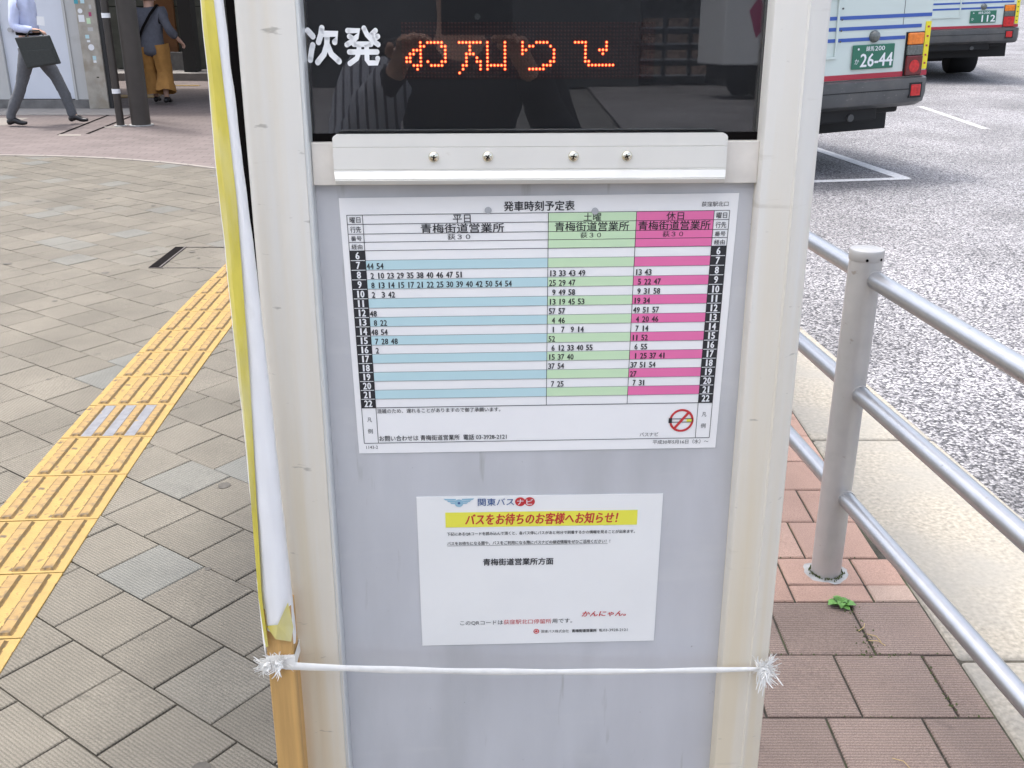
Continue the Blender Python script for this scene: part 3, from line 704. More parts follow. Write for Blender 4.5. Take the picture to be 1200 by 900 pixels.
def dot(mb, x, z, r, y, seg=8):
    mb.add([(x, y-.0003, z)]+[(x+r*math.cos(2*math.pi*k/seg), y, z+r*math.sin(2*math.pi*k/seg)) for k in range(seg)], [(0, 1+k, 1+(k+1) % seg) for k in range(seg)])
for c in range(-1, 71):
    for r_ in range(-5, 10):
        x = X0_+c*DX; z = ZT-r_*DZ
        if x > .1225: continue
        if c in lit.get(r_, []):
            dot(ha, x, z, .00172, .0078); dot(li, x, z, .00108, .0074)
        else: dot(un, x, z, .00125, .0078, 6)
tag(un.build('unlit_led', 'leddark', disp), kind='stuff'); tag(ha.build('led_glow_disc', 'ledhalo', disp), kind='stuff'); tag(li.build('lit_led', 'led', disp), kind='stuff')
# the two rounded characters, drawn as round-ended strokes in a 100 x 100 cell
def stroke(mb, pts, w_, T, m=0):
    P_ = [Vector(p) for p in pts]; r = w_/2; seg = 8
    left, right = [], []
    for i, p in enumerate(P_):
        d = (P_[min(i+1, len(P_)-1)]-P_[max(i-1, 0)]).normalized(); n = Vector((-d.y, d.x))
        left.append(p+n*r); right.append(p-n*r)
    for i in range(len(P_)-1): mb.add([T(*left[i]), T(*left[i+1]), T(*right[i+1]), T(*right[i])], [(0, 1, 2, 3)], m)
    for p in (P_[0], P_[-1]):
        mb.add([T(*p)]+[T(p.x+r*math.cos(2*math.pi*k/16), p.y+r*math.sin(2*math.pi*k/16)) for k in range(16)], [(0, 1+k, 1+(k+1) % 16) for k in range(16)], m)
CH = {'tsugi': [[(6, 88), (20, 74)], [(18, 52), (14, 40), (8, 16)], [(48, 94), (44, 78), (36, 60)], [(46, 80), (92, 80), (84, 60)],
                [(62, 72), (60, 52), (50, 30), (30, 10)], [(62, 52), (72, 30), (94, 12)]],
      'hatsu': [[(10, 88), (42, 88), (34, 72), (22, 62), (6, 54)], [(14, 74), (24, 68)], [(56, 94), (64, 78), (78, 64), (94, 54)], [(88, 88), (76, 78)], [(94, 74), (80, 66)],
                [(26, 55), (74, 55)], [(12, 36), (90, 36)], [(40, 54), (39, 36), (32, 20), (12, 8)], [(61, 54), (61, 16), (66, 9), (88, 9), (91, 20)]]}
for key, (a, b, c, d) in {'tsugi': (-.2330, -.1990, 1.3880, 1.4270), 'hatsu': (-.1945, -.1585, 1.3875, 1.4270)}.items():
    mb = MB()
    for k_, sk in enumerate(CH[key]): stroke(mb, sk, 16 if key == 'tsugi' else 13.5, lambda x, y, k_=k_: (a+(b-a)*x/100, .0004-.00002*k_, c+(d-c)*y/100))
    mb.build('lettering', 'white_print', disp)
pn = MB().box(-.2333, .2353, -.0012, .0012, -.35, .35).build('display_glass', 'pane', disp); pn.location = (0, -.0006, 1.6650)
pn.rotation_euler = (R(.72), 0, 0)

# ------------------------------------------------------------------ timetable sheet
def quadmap(LT, RT, RB, LB, w_, h_):
    def T(x, y, d=0):
        u, v = x/w_, y/h_
        s = (1-u)*(1-v)*LT[0]+u*(1-v)*RT[0]+u*v*RB[0]+(1-u)*v*LB[0]
        z = (1-u)*(1-v)*LT[1]+u*(1-v)*RT[1]+u*v*RB[1]+(1-u)*v*LB[1]
        return (s, -.0012-.0004-d, z)
    return T
def sheet(name, LT, RT, RB, LB, m, label, cat):
    root = empty(name, KLOC, KROT); tag(root, label, cat)
    n = 10; vs = []
    for i in range(n+1):
        for j in range(n+1):
            u, v = i/n, j/n
            vs.append(((1-u)*(1-v)*LT[0]+u*(1-v)*RT[0]+u*v*RB[0]+(1-u)*v*LB[0], -.0012, (1-u)*(1-v)*LT[1]+u*(1-v)*RT[1]+u*v*RB[1]+(1-u)*v*LB[1]))
    N_ = len(vs); fs = [(i*(n+1)+j, (i+1)*(n+1)+j, (i+1)*(n+1)+j+1, i*(n+1)+j+1) for i in range(n) for j in range(n)]
    vs2 = [(x, -.0004, z) for x, y, z in vs]
    mb = MB().add(vs, fs).add(vs2, [f[::-1] for f in fs])
    rim = [j*(n+1) for j in range(n+1)]+[n*(n+1)+j for j in range(1, n+1)]
    for a in range(n):
        for q, w_ in ((a, a+1), (n*(n+1)+a, n*(n+1)+a+1), (a*(n+1), (a+1)*(n+1)), (a*(n+1)+n, (a+1)*(n+1)+n)):
            mb.quad(vs[q], vs[w_], vs2[w_], vs2[q])
    mb.build('sheet', m, root); return root
C1 = ((-.2093, 1.2540), (.2198, 1.2569), (.2133, .9604), (-.2025, .9588))
tt = sheet('timetable_sheet', *C1, 'paper', 'large bus timetable sheet with blue, green and pink bands', 'timetable')
T1 = quadmap(*C1, 420, 297)
def rect(mb, T, x0, x1, y0, y1, d=0, m=0): mb.quad(T(x0, y1, d), T(x1, y1, d), T(x1, y0, d), T(x0, y0, d), m)
CX = [7, 23.4, 219, 312.4, 395, 411.5]
HY = [18.4, 28.4, 39.0, 48.0, 57.3]; RP = (240.2-57.3)/17; RY = [57.3+RP*i for i in range(18)]
bands = {'p_blue': (MB(), 1, 2), 'p_green': (MB(), 2, 3), 'p_pink': (MB(), 3, 4)}
for k, (mb, a, b) in bands.items():
    for i in range(1, 17, 2): rect(mb, T1, CX[a], CX[b], RY[i], RY[i+1], .0001)
    if k != 'p_blue': rect(mb, T1, CX[a], CX[b], 18.4, 57.3, .0001)
    mb.build('colour_band', k, tt)
for x in (7, 395): mb = MB(); rect(mb, T1, x, x+16.45, 57.3, 240.2, .0001); mb.build('hour_column', 'ink', tt)
ln = MB(); lg = MB()
def hl(mb, y, x0, x1, t=.5): rect(mb, T1, x0, x1, y-t/2, y+t/2, .0002)
def vl(mb, x, y0, y1, t=.5): rect(mb, T1, x-t/2, x+t/2, y0, y1, .00022)
for y in HY: hl(ln, y, 7, 411.5, .6)
for y in RY[1:-1]: hl(lg, y, 23.4, 395, .42)
hl(ln, 240.2, 7, 411.5, .8); hl(ln, 284, 7, 411.5, .7)
for x in CX: vl(ln, x, 18.4, 240.2, .6)
for x in (7, 23.4, 395, 411.5): vl(ln, x, 240.2, 284, .6)
ln.build('table_rule', 'ink', tt); lg.build('thin_table_rule', 'inkgrey', tt)
HW = {7: MB(), 395: MB()}
for i in range(1, 17):
    for x in (7, 395): rect(HW[x], T1, x+.6, x+15.8, RY[i]-.35, RY[i]+.35, .0002)
ink = MB(); T = lambda x, y: T1(x, -y, .0003)
def tw(mb, s, x0, x1, yt, yb_, **k): write(mb, s, x0, x1, -yb_, -yt, T, **k)
BO = .012
tw(ink, '発車時刻予定表', 172, 246.5, 5.6, 16.2, offset=BO)
tw(ink, '荻窪駅北口', 381, 409.5, 8.6, 14.0, res=1)
for x in (7, 395):
    for s_, a in zip(('曜日', '行先', '番号', '経由'), range(4)):
        tw(ink, s_, x+2.6, x+14.0, HY[a]+2.2, HY[a+1]-1.6, offset=.004)
    tw(ink, '凡', x+5.4, x+10.8, 252, 257.6); tw(ink, '例', x+5.2, x+10.9, 266, 271.8)
for a, b, nm in ((1, 2, '平日'), (2, 3, '土曜'), (3, 4, '休日')):
    c = (CX[a]+CX[b])/2
    if a == 1: c = 127.5
    tw(ink, nm, c-9.3, c+9.3, 19.3, 28.0, offset=.004)
    cw = 39.5 if a != 3 else 38.5
    cc = 128 if a == 1 else (265.5 if a == 2 else 353.5)
    tw(ink, '青梅街道営業所', cc-(44 if a == 1 else cw), cc+(44 if a == 1 else cw), 28.9, 39.0, offset=.008)
    tw(ink, '荻３０', cc-12-(4 if a == 1 else 0), cc+10-(2 if a == 1 else 0), 40.3, 46.4, offset=.004)
DW = 7.3
def nums(row, x, s_):
    yb_ = RY[row-6+1]-1.0; yt = yb_-6.5
    xx = x+(.9 if x < 30 else 1.7)
    for t_ in s_.split():
        for q, c_ in enumerate(t_):
            xq = xx+(3.6 if len(t_) == 1 else q*3.9); tw(ink, c_, xq+(1.0 if c_ == '1' else 0), xq+(2.25 if c_ == '1' else 3.2), yt, yb_, offset=.02 if c_ != '1' else .008)
        xx += 10.6
WD = {7: '44 54', 8: '2 10 23 29 35 38 40 46 47 51', 9: '8 13 14 15 17 21 22 25 30 39 40 42 50 54 54', 10: '2 3 42', 12: '48', 13: '8 22', 14: '48 54', 15: '7 28 48', 16: '2'}
SA = {8: '13 33 43 49', 9: '25 29 47', 10: '9 49 58', 11: '13 19 45 53', 12: '57 57', 13: '4 46', 14: '1 7 9 14', 15: '52', 16: '6 12 33 40 55', 17: '15 37 40', 18: '37 54', 20: '7 25'}
HO = {8: '13 43', 9: '5 22 47', 10: '9 31 58', 11: '19 34', 12: '49 51 57', 13: '4 20 46', 14: '7 14', 15: '11 52', 16: '6 55', 17: '1 25 37 41', 18: '37 51 54', 19: '27', 20: '7 31'}
for D_, x in ((WD, CX[1]), (SA, CX[2]), (HO, CX[3])):
    for r_, s_ in D_.items(): nums(r_, x, s_)
for i in range(17):
    s_ = str(6+i); wdt = 3.9 if len(s_) == 1 else 8.4
    for x in (7, 395):
        c = x+8.2
        for q, c_ in enumerate(s_):
            xq = c-(1.9 if len(s_) == 1 else 4.3)+q*4.7; tw(HW[x], c_, xq+(1.1 if c_ == '1' else 0), xq+(2.8 if c_ == '1' else 3.8), RY[i]+1.5, RY[i+1]-1.5, offset=.03 if c_ != '1' else .01)
for x in HW: HW[x].build('hour_lettering', 'white_print', tt)
tw(ink, '混雑のため、遅れることがありますので御了承願います。', 24.6, 166, 241.6, 247.0, res=1, offset=.004)
tw(ink, 'お問い合わせは 青梅街道営業所  電話 03-3928-2121', 25, 173, 274.8, 281.6, res=1, offset=.006)
tw(ink, 'バスナビ', 329, 351, 276.2, 281.0, res=1)
tw(ink, '平成30年5月16日（水）～', 345, 411, 285.8, 291.2, res=1)
tw(ink, '1143-2', 9, 22.5, 287.2, 291.0, res=1)
ink.build('lettering', 'ink', tt)
# no-smoking mark
mb = MB(); cx, cy, r1, r2 = 377, 261.8, 14.2, 11.6; n = 36
for k in range(n):
    a, b = 2*math.pi*k/n, 2*math.pi*(k+1)/n
    mb.quad(*[T1(cx+r*math.cos(t), cy+r*math.sin(t), .0004) for r, t in ((r1, a), (r1, b), (r2, b), (r2, a))])
d = Vector((1, -1.25)).normalized(); e = Vector((-d.y, d.x))*1.5
mb.quad(*[T1(cx+p.x, cy+p.y, .0005) for p in (d*-12.4-e, d*12.4-e, d*12.4+e, d*-12.4+e)])
mb.build('no_smoking_ring', 'p_red', tt)
mb = MB(); rect(mb, T1, 362, 366, 258.6, 265, .00042); rect(mb, T1, 366, 390, 259.3, 260.2, .00042); rect(mb, T1, 366, 390, 263.4, 264.3, .00042); rect(mb, T1, 389, 390, 259.3, 264.3, .00042)
mb.build('cigarette_print', 'ink', tt)
mb = MB(); rect(mb, T1, 383, 389, 260.2, 263.4, .00041); mb.build('filter_print', 'p_yellow', tt)
for x, z in ((-.0504, 1.2402), (.0646, 1.2386)):
    MB().tube([(x, -.0021, z), (x, -.0030, z)], .0037, 20).build('fixing_disc', 'disc', tt)

# ------------------------------------------------------------------ notice sheet
C2 = ((-.1381, .9021), (.1548, .9018), (.1528, .6988), (-.1372, .6977))
nt_ = sheet('notice_sheet', *C2, 'paper2', 'small white notice with yellow headline strip taped below the timetable', 'notice')
T2 = quadmap(*C2, 297, 210); T = lambda x, y: T2(x, -y, .0003)
mb = MB(); rect(mb, T2, 34, 267, 21.3, 41.6, .0001); mb.build('headline_strip', 'p_yellow', nt_)
rd = MB(); tw(rd, 'バスをお待ちのお客様へお知らせ！', 58, 243.5, 23.5, 38.6, offset=.018, shear=.18)
rd.build('headline_lettering', 'p_red', nt_); rd = MB()
tw(rd, '荻窪駅北口停留所', 104, 164.5, 173.8, 180.6, res=1)
rd.build('red_lettering', 'p_red', nt_); rd = MB()
tw(rd, 'かんにゃん。', 203, 259, 164.0, 171.6, offset=.02, shear=.2)
rd.build('red_lettering', 'p_red', nt_); rd = MB()
for cx in (124.5, 135.8):
    rd.add([T2(cx+6.3*math.cos(t*math.pi/14), 8.0+6.0*math.sin(t*math.pi/14), .0001) for t in range(28)], [tuple(range(28))])
for r_ in ((3.6, 2.5), (1.6, 0)):
    for k in range(20):
        a, b = 2*math.pi*k/20, 2*math.pi*(k+1)/20
        rd.quad(*[T2(145.5+r*math.cos(t), 192+r*math.sin(t), .0001) for r, t in ((r_[0], a), (r_[0], b), (r_[1], b), (r_[1], a))])
rd.build('red_badge_print', 'p_red', nt_)
mb = MB(); T = lambda x, y: T2(x, -y, .0004); tw(mb, 'ナ', 120.6, 128.4, 4.4, 11.8, offset=.01); tw(mb, 'ビ', 131.9, 139.9, 4.4, 11.8, offset=.01); mb.build('white_lettering', 'p_white', nt_)
T = lambda x, y: T2(x, -y, .0003)
mb = MB(); tw(mb, '関東バス', 73.5, 117, 2.8, 12.8, offset=.006); mb.add([T2(50.8+1.6*math.cos(t*math.pi/8), 8.6+1.6*math.sin(t*math.pi/8), .0005) for t in range(16)], [tuple(range(16))])
mb.build('navy_lettering', 'p_navy', nt_)
mb = MB()                         # winged badge
for k in range(3):
    for s_ in (-1, 1):
        mb.quad(*[T2(50.8+s_*x, y, .0001+k*.00003) for x, y in ((3.5, 3.0+k*2.5), (18.5-k*3.6, 2.6+k*2.5), (16.4-k*3.6, 4.7+k*2.5), (3.5, 5.0+k*2.5))])
mb.add([T2(50.8+5.2*math.cos(t*math.pi/10), 8.8+5.2*math.sin(t*math.pi/10), .0002) for t in range(20)], [tuple(range(20))])
mb.build('badge_print', 'p_ltblue', nt_)
ink = MB()
tw(ink, '下記にあるQRコードを読み込んで頂くと、各バス停にバスがあと何分で到着するかの情報を見ることが出来ます。', 35.5, 265, 48.2, 53.2, res=1, offset=.008)
tw(ink, 'バスをお待ちになる間や、バスをご利用になる際にバスナビの接近情報をぜひご活用ください！！', 35.5, 235, 61.2, 66.2, res=1, offset=.008)
rect(ink, T2, 35.5, 232, 66.9, 67.3, .0002)
tw(ink, '青梅街道営業所方面', 79, 165.5, 85.6, 95.2, offset=.014)
tw(ink, 'このQRコードは', 49, 103, 174.5, 181.2, res=1); tw(ink, '用です。', 165.5, 191, 173.8, 180.4, res=1)
tw(ink, '関東バス株式会社', 152, 187, 190.0, 194.6); tw(ink, '青梅街道営業所', 191, 222.5, 190.0, 194.6, offset=.02); tw(ink, '℡', 226, 230.4, 190.4, 194.4); tw(ink, '03-3928-2121', 231, 262, 190.4, 194.2)
ink.build('lettering', 'ink', nt_)

# ------------------------------------------------------------------ timber batten, rolled banner, tape
bat = empty('timber_batten', KLOC, KROT); tag(bat, 'square yellow wooden batten tied upright to the left post of the sign', 'timber batten')
MB().prism([(-.3162, -.058), (-.2850, -.058), (-.2850, -.027), (-.3162, -.027)], .0, .790).build('timber', 'wood', bat, bevel=.0018)
MB().tube([(-.3003, -.043, .7905), (-.3035, -.043, 1.1)], .006, 8).build('timber_tip', 'wood', bat)
ban = empty('rolled_banner', KLOC, KROT); tag(ban, 'white vinyl banner with a yellow edge rolled round the wooden batten', 'banner')
KZ = [(.74, -.3003, .0170, -.3165, -.314), (.81, -.3018, .0172, -.3205, -.316), (1.06, -.3030, .0125, -.3218, -.3085), (1.26, -.3065, .0108, -.3243, -.3053), (1.45, -.3110, .0088, -.3243, -.3102), (2.0, -.3230, .0080, -.3340, -.3210)]
def kz(z):
    for p, q in zip(KZ[:-1], KZ[1:]):
        if z <= q[0]: break
    t = (z-p[0])/(q[0]-p[0]); return [p[i]+(q[i]-p[i])*t for i in range(1, 5)]
mb = MB(); seg = 26; nz = 150; v = []
for i in range(nz+1):
    z = .752+(1.97-.752)*i/nz
    cx, hw_, lx, yx = kz(z)
    for k in range(seg):
        t = 2*math.pi*k/seg
        nn = noise.noise(Vector((math.cos(t)*1.1, math.sin(t)*1.1, z*4)))*.0020+noise.noise(Vector((math.cos(t)*2+5, math.sin(t)*2, z*30)))*.0010
        cr = max(0, noise.noise(Vector((2, 1, z*9)))-.15)*math.sin(t*2+z*40)*.0022        # diagonal creases
        r_ = (hw_+nn+cr)/(abs(math.cos(t))**2.8+abs(math.sin(t))**2.8)**(1/2.8)
        zz = z
        if i == 0: zz = z+.016*math.cos(t+2.6)+.006*math.sin(3*t)
        v.append((cx+r_*math.cos(t), -.044+max(r_, .010)*1.05*math.sin(t), zz))
f = [(i*seg+k, i*seg+(k+1) % seg, (i+1)*seg+(k+1) % seg, (i+1)*seg+k) for i in range(nz) for k in range(seg)]
mb.add(v, f); mb.build('banner_roll', 'cloth', ban, smooth=True)
mb = MB(); v = []; nn_ = 110                       # loose yellow edge with a white hem, standing off to the left
for i in range(nn_+1):
    z = .742+(1.97-.742)*i/nn_; cx, hw_, lx, yx = kz(z)
    wv = noise.noise(Vector((3, 7, z*6)))*.0016+noise.noise(Vector((3, 7, z*25)))*.0006
    yf = -.044-max(hw_, .010)*1.05-.0016
    v += [(lx+wv, -.046+wv, z), (lx+.0012+wv, -.0485+wv, z), (lx+.0030+wv*.8, -.0515+wv, z), ((lx+yx)/2+wv*.5, yf-.0012+wv*.6, z), (yx+wv*.4, yf-.0010, z), (yx+.0016, yf-.0002, z)]
for i in range(nn_):
    for k in range(5): mb.f.append((i*6+k, i*6+k+1, (i+1)*6+k+1, (i+1)*6+k)); mb.m.append(1 if k in (0,) else 0); mb.t.append(0)
mb.v = v; mb.build('yellow_edge', ['cloth_y', 'cloth'], ban, smooth=True)
mb = MB()                          # torn yellow scrap under the roll
mb.add([(-.3135, -.0605, .768), (-.299, -.0650, .772), (-.2855, -.0622, .800), (-.2825, -.059, .765), (-.286, -.0605, .746), (-.303, -.0640, .752)], [(0, 1, 5), (1, 4, 5), (1, 2, 3, 4)])
mb.build('torn_scrap', 'cloth_y', ban)
mb = MB(); mb.add([(-.321, -.055, .83), (-.3185, -.0595, .81), (-.3160, -.061, .75), (-.3175, -.0600, .725), (-.3197, -.057, .745)], [(0, 1, 2, 4), (2, 3, 4)]); mb.build('torn_edge', 'cloth', ban)

tp = empty('tie_tape', KLOC, KROT); tag(tp, 'white plastic tape tied across the sign from batten to right post', 'tape')
n = 26; v = []
for i in range(n+1):
    t = i/n; s = -.3160+(.2905+.3160)*t; z = .7150+(.6740-.7150)*t**.85-.0050*math.sin(math.pi*t)
    hh = .0050-.0014*t+.0005*math.sin(t*31)+(-.0012 if t < .03 or t > .97 else 0)
    y = -.0600+.030*t-.012*math.sin(math.pi*t)*0
    v += [(s, y, z-hh), (s, y-.0012, z-hh*.4), (s, y-.0012, z+hh*.5), (s, y, z+hh), (s, y+.001, z)]
f = [(i*5+k, i*5+(k+1) % 5, (i+1)*5+(k+1) % 5, (i+1)*5+k) for i in range(n) for k in range(5)]
MB().add(v, f).build('tape_span', 'tape', tp, smooth=True)
for (cx, cz, hh) in ((-.2986, .7150, .006), (-.2986, .7235, .004)):
    pts = [(-.3175, -.0597), (-.2836, -.0597), (-.2836, -.0255), (-.3175, -.0255)]
    mb = MB(); v = [(x, y, cz-hh+random.uniform(-.001, .001)) for x, y in pts]+[(x, y, cz+hh+random.uniform(-.001, .001)) for x, y in pts]
    mb.add(v, [(k, (k+1) % 4, 4+(k+1) % 4, 4+k) for k in range(4)]); mb.build('tape_wrap', 'tape', tp)
pts = [(.2905, -.030), (.3030, -.008), (.3045, .05), (.300, .088)]
mb = MB(); v = [(x, y, .6705) for x, y in pts]+[(x, y, .677) for x, y in pts]; mb.add(v, [(k, k+1, 5+k, 4+k) for k in range(3)]); mb.build('tape_wrap', 'tape', tp)
def knot(c, spread, cnt, L0, L1, down):
    mb = MB()
    for q in range(cnt):                     # split tape fibres, each a curling ribbon
        d = Vector((random.gauss(spread[0], .6), random.gauss(-.2, .25), random.gauss(spread[1], .6))).normalized()
        L_ = random.uniform(L0, L1); wdt = random.uniform(.0003, .0015)
        sd = d.cross(Vector((0, 1, .2))).normalized(); p = Vector(c)+Vector((random.gauss(0, .003), random.gauss(0, .0015), random.gauss(0, .0035)))
        cv = Vector((random.gauss(0, .35), random.gauss(0, .2), random.gauss(-down, .35))); v = []
        for k in range(6):
            w_ = wdt*(1-.13*k); v += [p-sd*w_, p+sd*w_]; p = p+d*L_/5; d = (d+cv*.55).normalized()
        mb.add(v, [(2*k, 2*k+1, 2*k+3, 2*k+2) for k in range(5)])
    tag(mb.build('frayed_fibres', 'tape', tp, smooth=True), kind='stuff')
    mb = MB(); pts = [Vector(c)+Vector((.0048*math.cos(t*1.9)*(1+.3*math.sin(t*3.1)), -.0035-.0018*math.sin(t*2.3), .0052*math.sin(t*1.9+.4))) for t in range(9)]
    pp = []
    for k in range(len(pts)-1):
        for u in range(4): pp.append(pts[k].lerp(pts[k+1], u/4))
    mb.tube(pp, .0021, 7, sq=.55); mb.build('knot', 'tape', tp, smooth=True)
knot((-.302, -.0640, .7185), (-.2, .3), 130, .007, .019, .1)
knot((-.3165, -.0620, .7150), (-1.2, -.1), 60, .006, .016, .15)
knot((.2850, -.0310, .6745), (.5, .35), 160, .008, .023, .15)
knot((.2880, -.0300, .6690), (.25, -.9), 60, .008, .024, .1)

# ------------------------------------------------------------------ buses
def wheel(root, x, y, z, wd, r=.40):
    h = empty('wheel'); h.parent = root; h.location = (x, y, z)
    prof = [(.23, -wd/2), (r*.93, -wd/2), (r, -wd/2+.04), (r, wd/2-.04), (r*.93, wd/2), (.23, wd/2)]
    o = MB().lathe(prof, (0, 0, 0), 32).build('tyre', 'tyre', h, smooth=True); o.rotation_euler = (0, R(90), 0)
    o = MB().lathe([(.0, -.03), (.20, -.05), (.235, -wd/2+.01), (.235, wd/2-.01), (.20, .05), (0, .03)], (0, 0, 0), 24).build('rim', 'rim', h, smooth=True); o.rotation_euler = (0, R(90), 0)
def make_bus(loc, yaw, roll, dz, number, kana, label, dark_tail):
    b = empty('city_bus', loc, (0, R(-roll), R(yaw))); tag(b, label, 'bus', 'two parked city buses')
    xl, xr, L_ = -1.70, .62, 8.9
    B = lambda z: z+dz
    # body shell: cross-section extruded along y
    sec = [(xl+.02, B(.93)), (xr-.02, B(.93)), (xr, B(1.0)), (xr, B(1.9)), (xr-.08, B(2.75)), (xr-.28, B(2.95)), (xl+.28, B(2.95)), (xl+.08, B(2.75)), (xl, B(1.9)), (xl, B(1.0))]
    MB().prism(sec, .0, L_, 'y').build('body', 'bus', b, bevel=.03, bseg=3)
    MB().box(xl+.10, xr-.03, .45, L_-.3, B(.42), B(.925)).build('underbody', 'under', b)
    MB().box(xl+.02, xr-.02, 3.4, 6.3, B(.45), B(.929)).build('side_skirt', 'bus', b)
    MB().box(xl+.02, xr-.02, 7.7, L_-.02, B(.45), B(.929)).build('side_skirt', 'bus', b)
    MB().box(xl+.3, xr-.42, .10, .60, B(.56), B(.70)).build('exhaust_box', 'under', b, bevel=.02)
    MB().box(xr-.42, xr-.16, .14, .60, B(.615), B(.70)).build('engine_tray', 'under', b, bevel=.02)
    MB().tube([(-.10, .08, B(.60)), (-.10, .45, B(.60))], .033, 16).build('tailpipe', 'bumper', b, smooth=True)
    # bumper: wraps round the corners, lower face raked
    pf = [(-.02, .935), (-.055, .925), (-.06, .80), (-.035, .72), (.06, .675), (.12, .675), (.12, .935)]
    mb = MB(); v = []
    for x, dy in ((xl+.01, .30), (xl+.0, .12), (xl+.05, .03), (xl+.16, 0), (xr-.12, 0), (xr-.02, .03), (xr+.03, .10), (xr+.035, .30)):
        v += [(x, y_+dy, B(z)) for y_, z in pf]
    n = len(pf); q = 8
    f = [tuple(range(n)), tuple((q-1)*n+i for i in range(n))]+[(i*n+k, i*n+(k+1) % n, (i+1)*n+(k+1) % n, (i+1)*n+k) for i in range(q-1) for k in range(n)]
    mb.add(v, f); mb.build('bumper', 'bumper', b, smooth=True)
    MB().box(xl+.2, xr-.14, -.0625, -.0585, B(.835), B(.842)).build('bumper_groove', 'under', b)
    MB().box(.41, .515, -.068, -.04, B(.775), B(.875)).build('reflector', 'redlens', b, bevel=.006)
    MB().box(.395, .53, -.063, -.04, B(.76), B(.89)).build('reflector_frame', 'under', b)
    MB().box(xl+.01, xr-.01, -.006, -.0005, B(.945), B(.99)).build('red_stripe', 'bus_red', b)
    for z, xe in ((1.28, .335), (1.372, .50), (1.462, .60)):
        mb = MB(); mb.box(xl+.02, xe, -.004, -.0005, B(z-.015), B(z+.015)); mb.build('blue_stripe', 'bus_blue', b)
    for z in (1.28, 1.372, 1.462):
        MB().box(xr+.0005, xr+.004, .12, L_-.2, B(z-.015), B(z+.015)).build('blue_stripe', 'bus_blue', b)
    MB().box(.296, .300, -.0025, -.0004, B(1.37), B(2.0)).build('panel_seam', 'bumper', b)
    lm = [('amber_lens', 'amber', 1.215, 1.315), ('smoked_lens', 'greylens', 1.125, 1.212), ('brake_lens', 'darklens' if dark_tail else 'redlens', .955, 1.122)]
    lamp = MB().box(.345, .535, -.012, -.0005, B(.948), B(1.322)).build('tail_lamp', 'under', b)
    for nm, m_, z0, z1 in lm: MB().box(.352, .530 if z0 < 1.1 else .520, -.036, -.0125, B(z0), B(z1)).build(nm, m_, lamp, bevel=.01)
    if dark_tail: MB().tube([(.44, -.0365, B(1.03)), (.44, -.0385, B(1.03))], .055, 20).build('brake_bulb', 'redlens', lamp)
    lamp = MB().box(xl+.085, xl+.275, -.012, -.0005, B(.948), B(1.322)).build('tail_lamp', 'under', b)
    for nm, m_, z0, z1 in lm: MB().box(xl+.09, xl+.268, -.036, -.0125, B(z0), B(z1)).build(nm, m_, lamp, bevel=.01)
    ys = MB().box(.545, .600, -.010, -.0005, B(1.0), B(1.405)).build('yellow_strip', 'bus_yellow', b)
    mb = MB(); 
    for k, z in enumerate((1.36, 1.28, 1.20, 1.12, 1.05)):
        mb.box(.562, .583, -.0112, -.0101, B(z-.008), B(z+.008))
    mb.build('strip_marks', 'bus_red' if dark_tail else 'ink', ys)
    pl_ = MB().box(-.22, .22, -.022, -.008, B(1.030), B(1.235)).build('number_plate', 'plate', b, bevel=.006)
    MB().box(-.2, .2, -.008, -.0005, B(1.06), B(1.20)).build('plate_bracket', 'under', b)
    mb = MB(); TT = lambda x, y: (x, -.0228, B(y))
    write(mb, '練馬', -.085, -.002, 1.180, 1.222, TT, offset=.006); write(mb, '200', .008, .112, 1.182, 1.220, TT, offset=.01)
    write(mb, 'か', -.195, -.150, 1.075, 1.120, TT)
    write(mb, number, -.135 if '-' in number else -.02, .205, 1.050, 1.160, TT, offset=.018)
    mb.add([(-.165+.010*math.cos(t*math.pi/5), -.0228, B(1.20)+.010*math.sin(t*math.pi/5)) for t in range(10)], [tuple(range(10))])
    mb.build('plate_lettering', 'white_print', pl_)
    # knob: reversing buzzer / latch
    mb = MB(); vs = []; seg = 20; prof = [(.052, 0), (.052, .012), (.045, .030), (.028, .044), (0, .050)]
    for r_, d in prof: vs += [(.0+r_*math.cos(2*math.pi*k/seg), -.001-d, B(1.30)+r_*math.sin(2*math.pi*k/seg)) for k in range(seg)]
    mb.add(vs, [(i*seg+k, i*seg+(k+1) % seg, (i+1)*seg+(k+1) % seg, (i+1)*seg+k) for i in range(len(prof)-1) for k in range(seg)]); mb.build('latch_knob', 'greylens', b, smooth=True)
    # engine hatch frame
    mb = MB(); fx0, fx1, fz0, fz1 = -.955, -.385, 1.13, 1.62
    mb.box(fx0, fx1, -.018, -.0045, B(fz0), B(fz0+.02)).box(fx0, fx0+.02, -.018, -.0045, B(fz0+.02), B(fz1)).box(fx1-.02, fx1, -.018, -.0045, B(fz0+.02), B(fz1)).box(fx0, fx1, -.018, -.0045, B(fz1), B(fz1+.02))
    mb.build('hatch_frame', 'bus', b)
    for z in (1.27, 1.36, 1.45, 1.54):
        mb = MB(); vs = [(fx1+.035, -.005, B(z))]; mb.tube([(fx1+.035, -.0005, B(z)), (fx1+.035, -.008, B(z))], .008, 10)
        mb.tube([(fx0-.035, -.0005, B(z)), (fx0-.035, -.008, B(z))], .008, 10); mb.build('bolt', 'bumper', b)
    MB().box(xl+.25, xr-.25, -.008, -.0005, B(1.95), B(2.62)).build('rear_window', 'bus_glass', b)
    for k in range(6):
        y0 = .7+k*1.3
        for x0, x1 in ((xr-.03, xr+.004), (xl-.004, xl+.03)):
            MB().prism([(y0, B(1.62)), (y0+1.15, B(1.62)), (y0+1.15, B(2.45)), (y0, B(2.45))], x0, x1, 'x').build('side_window', 'bus_glass', b)
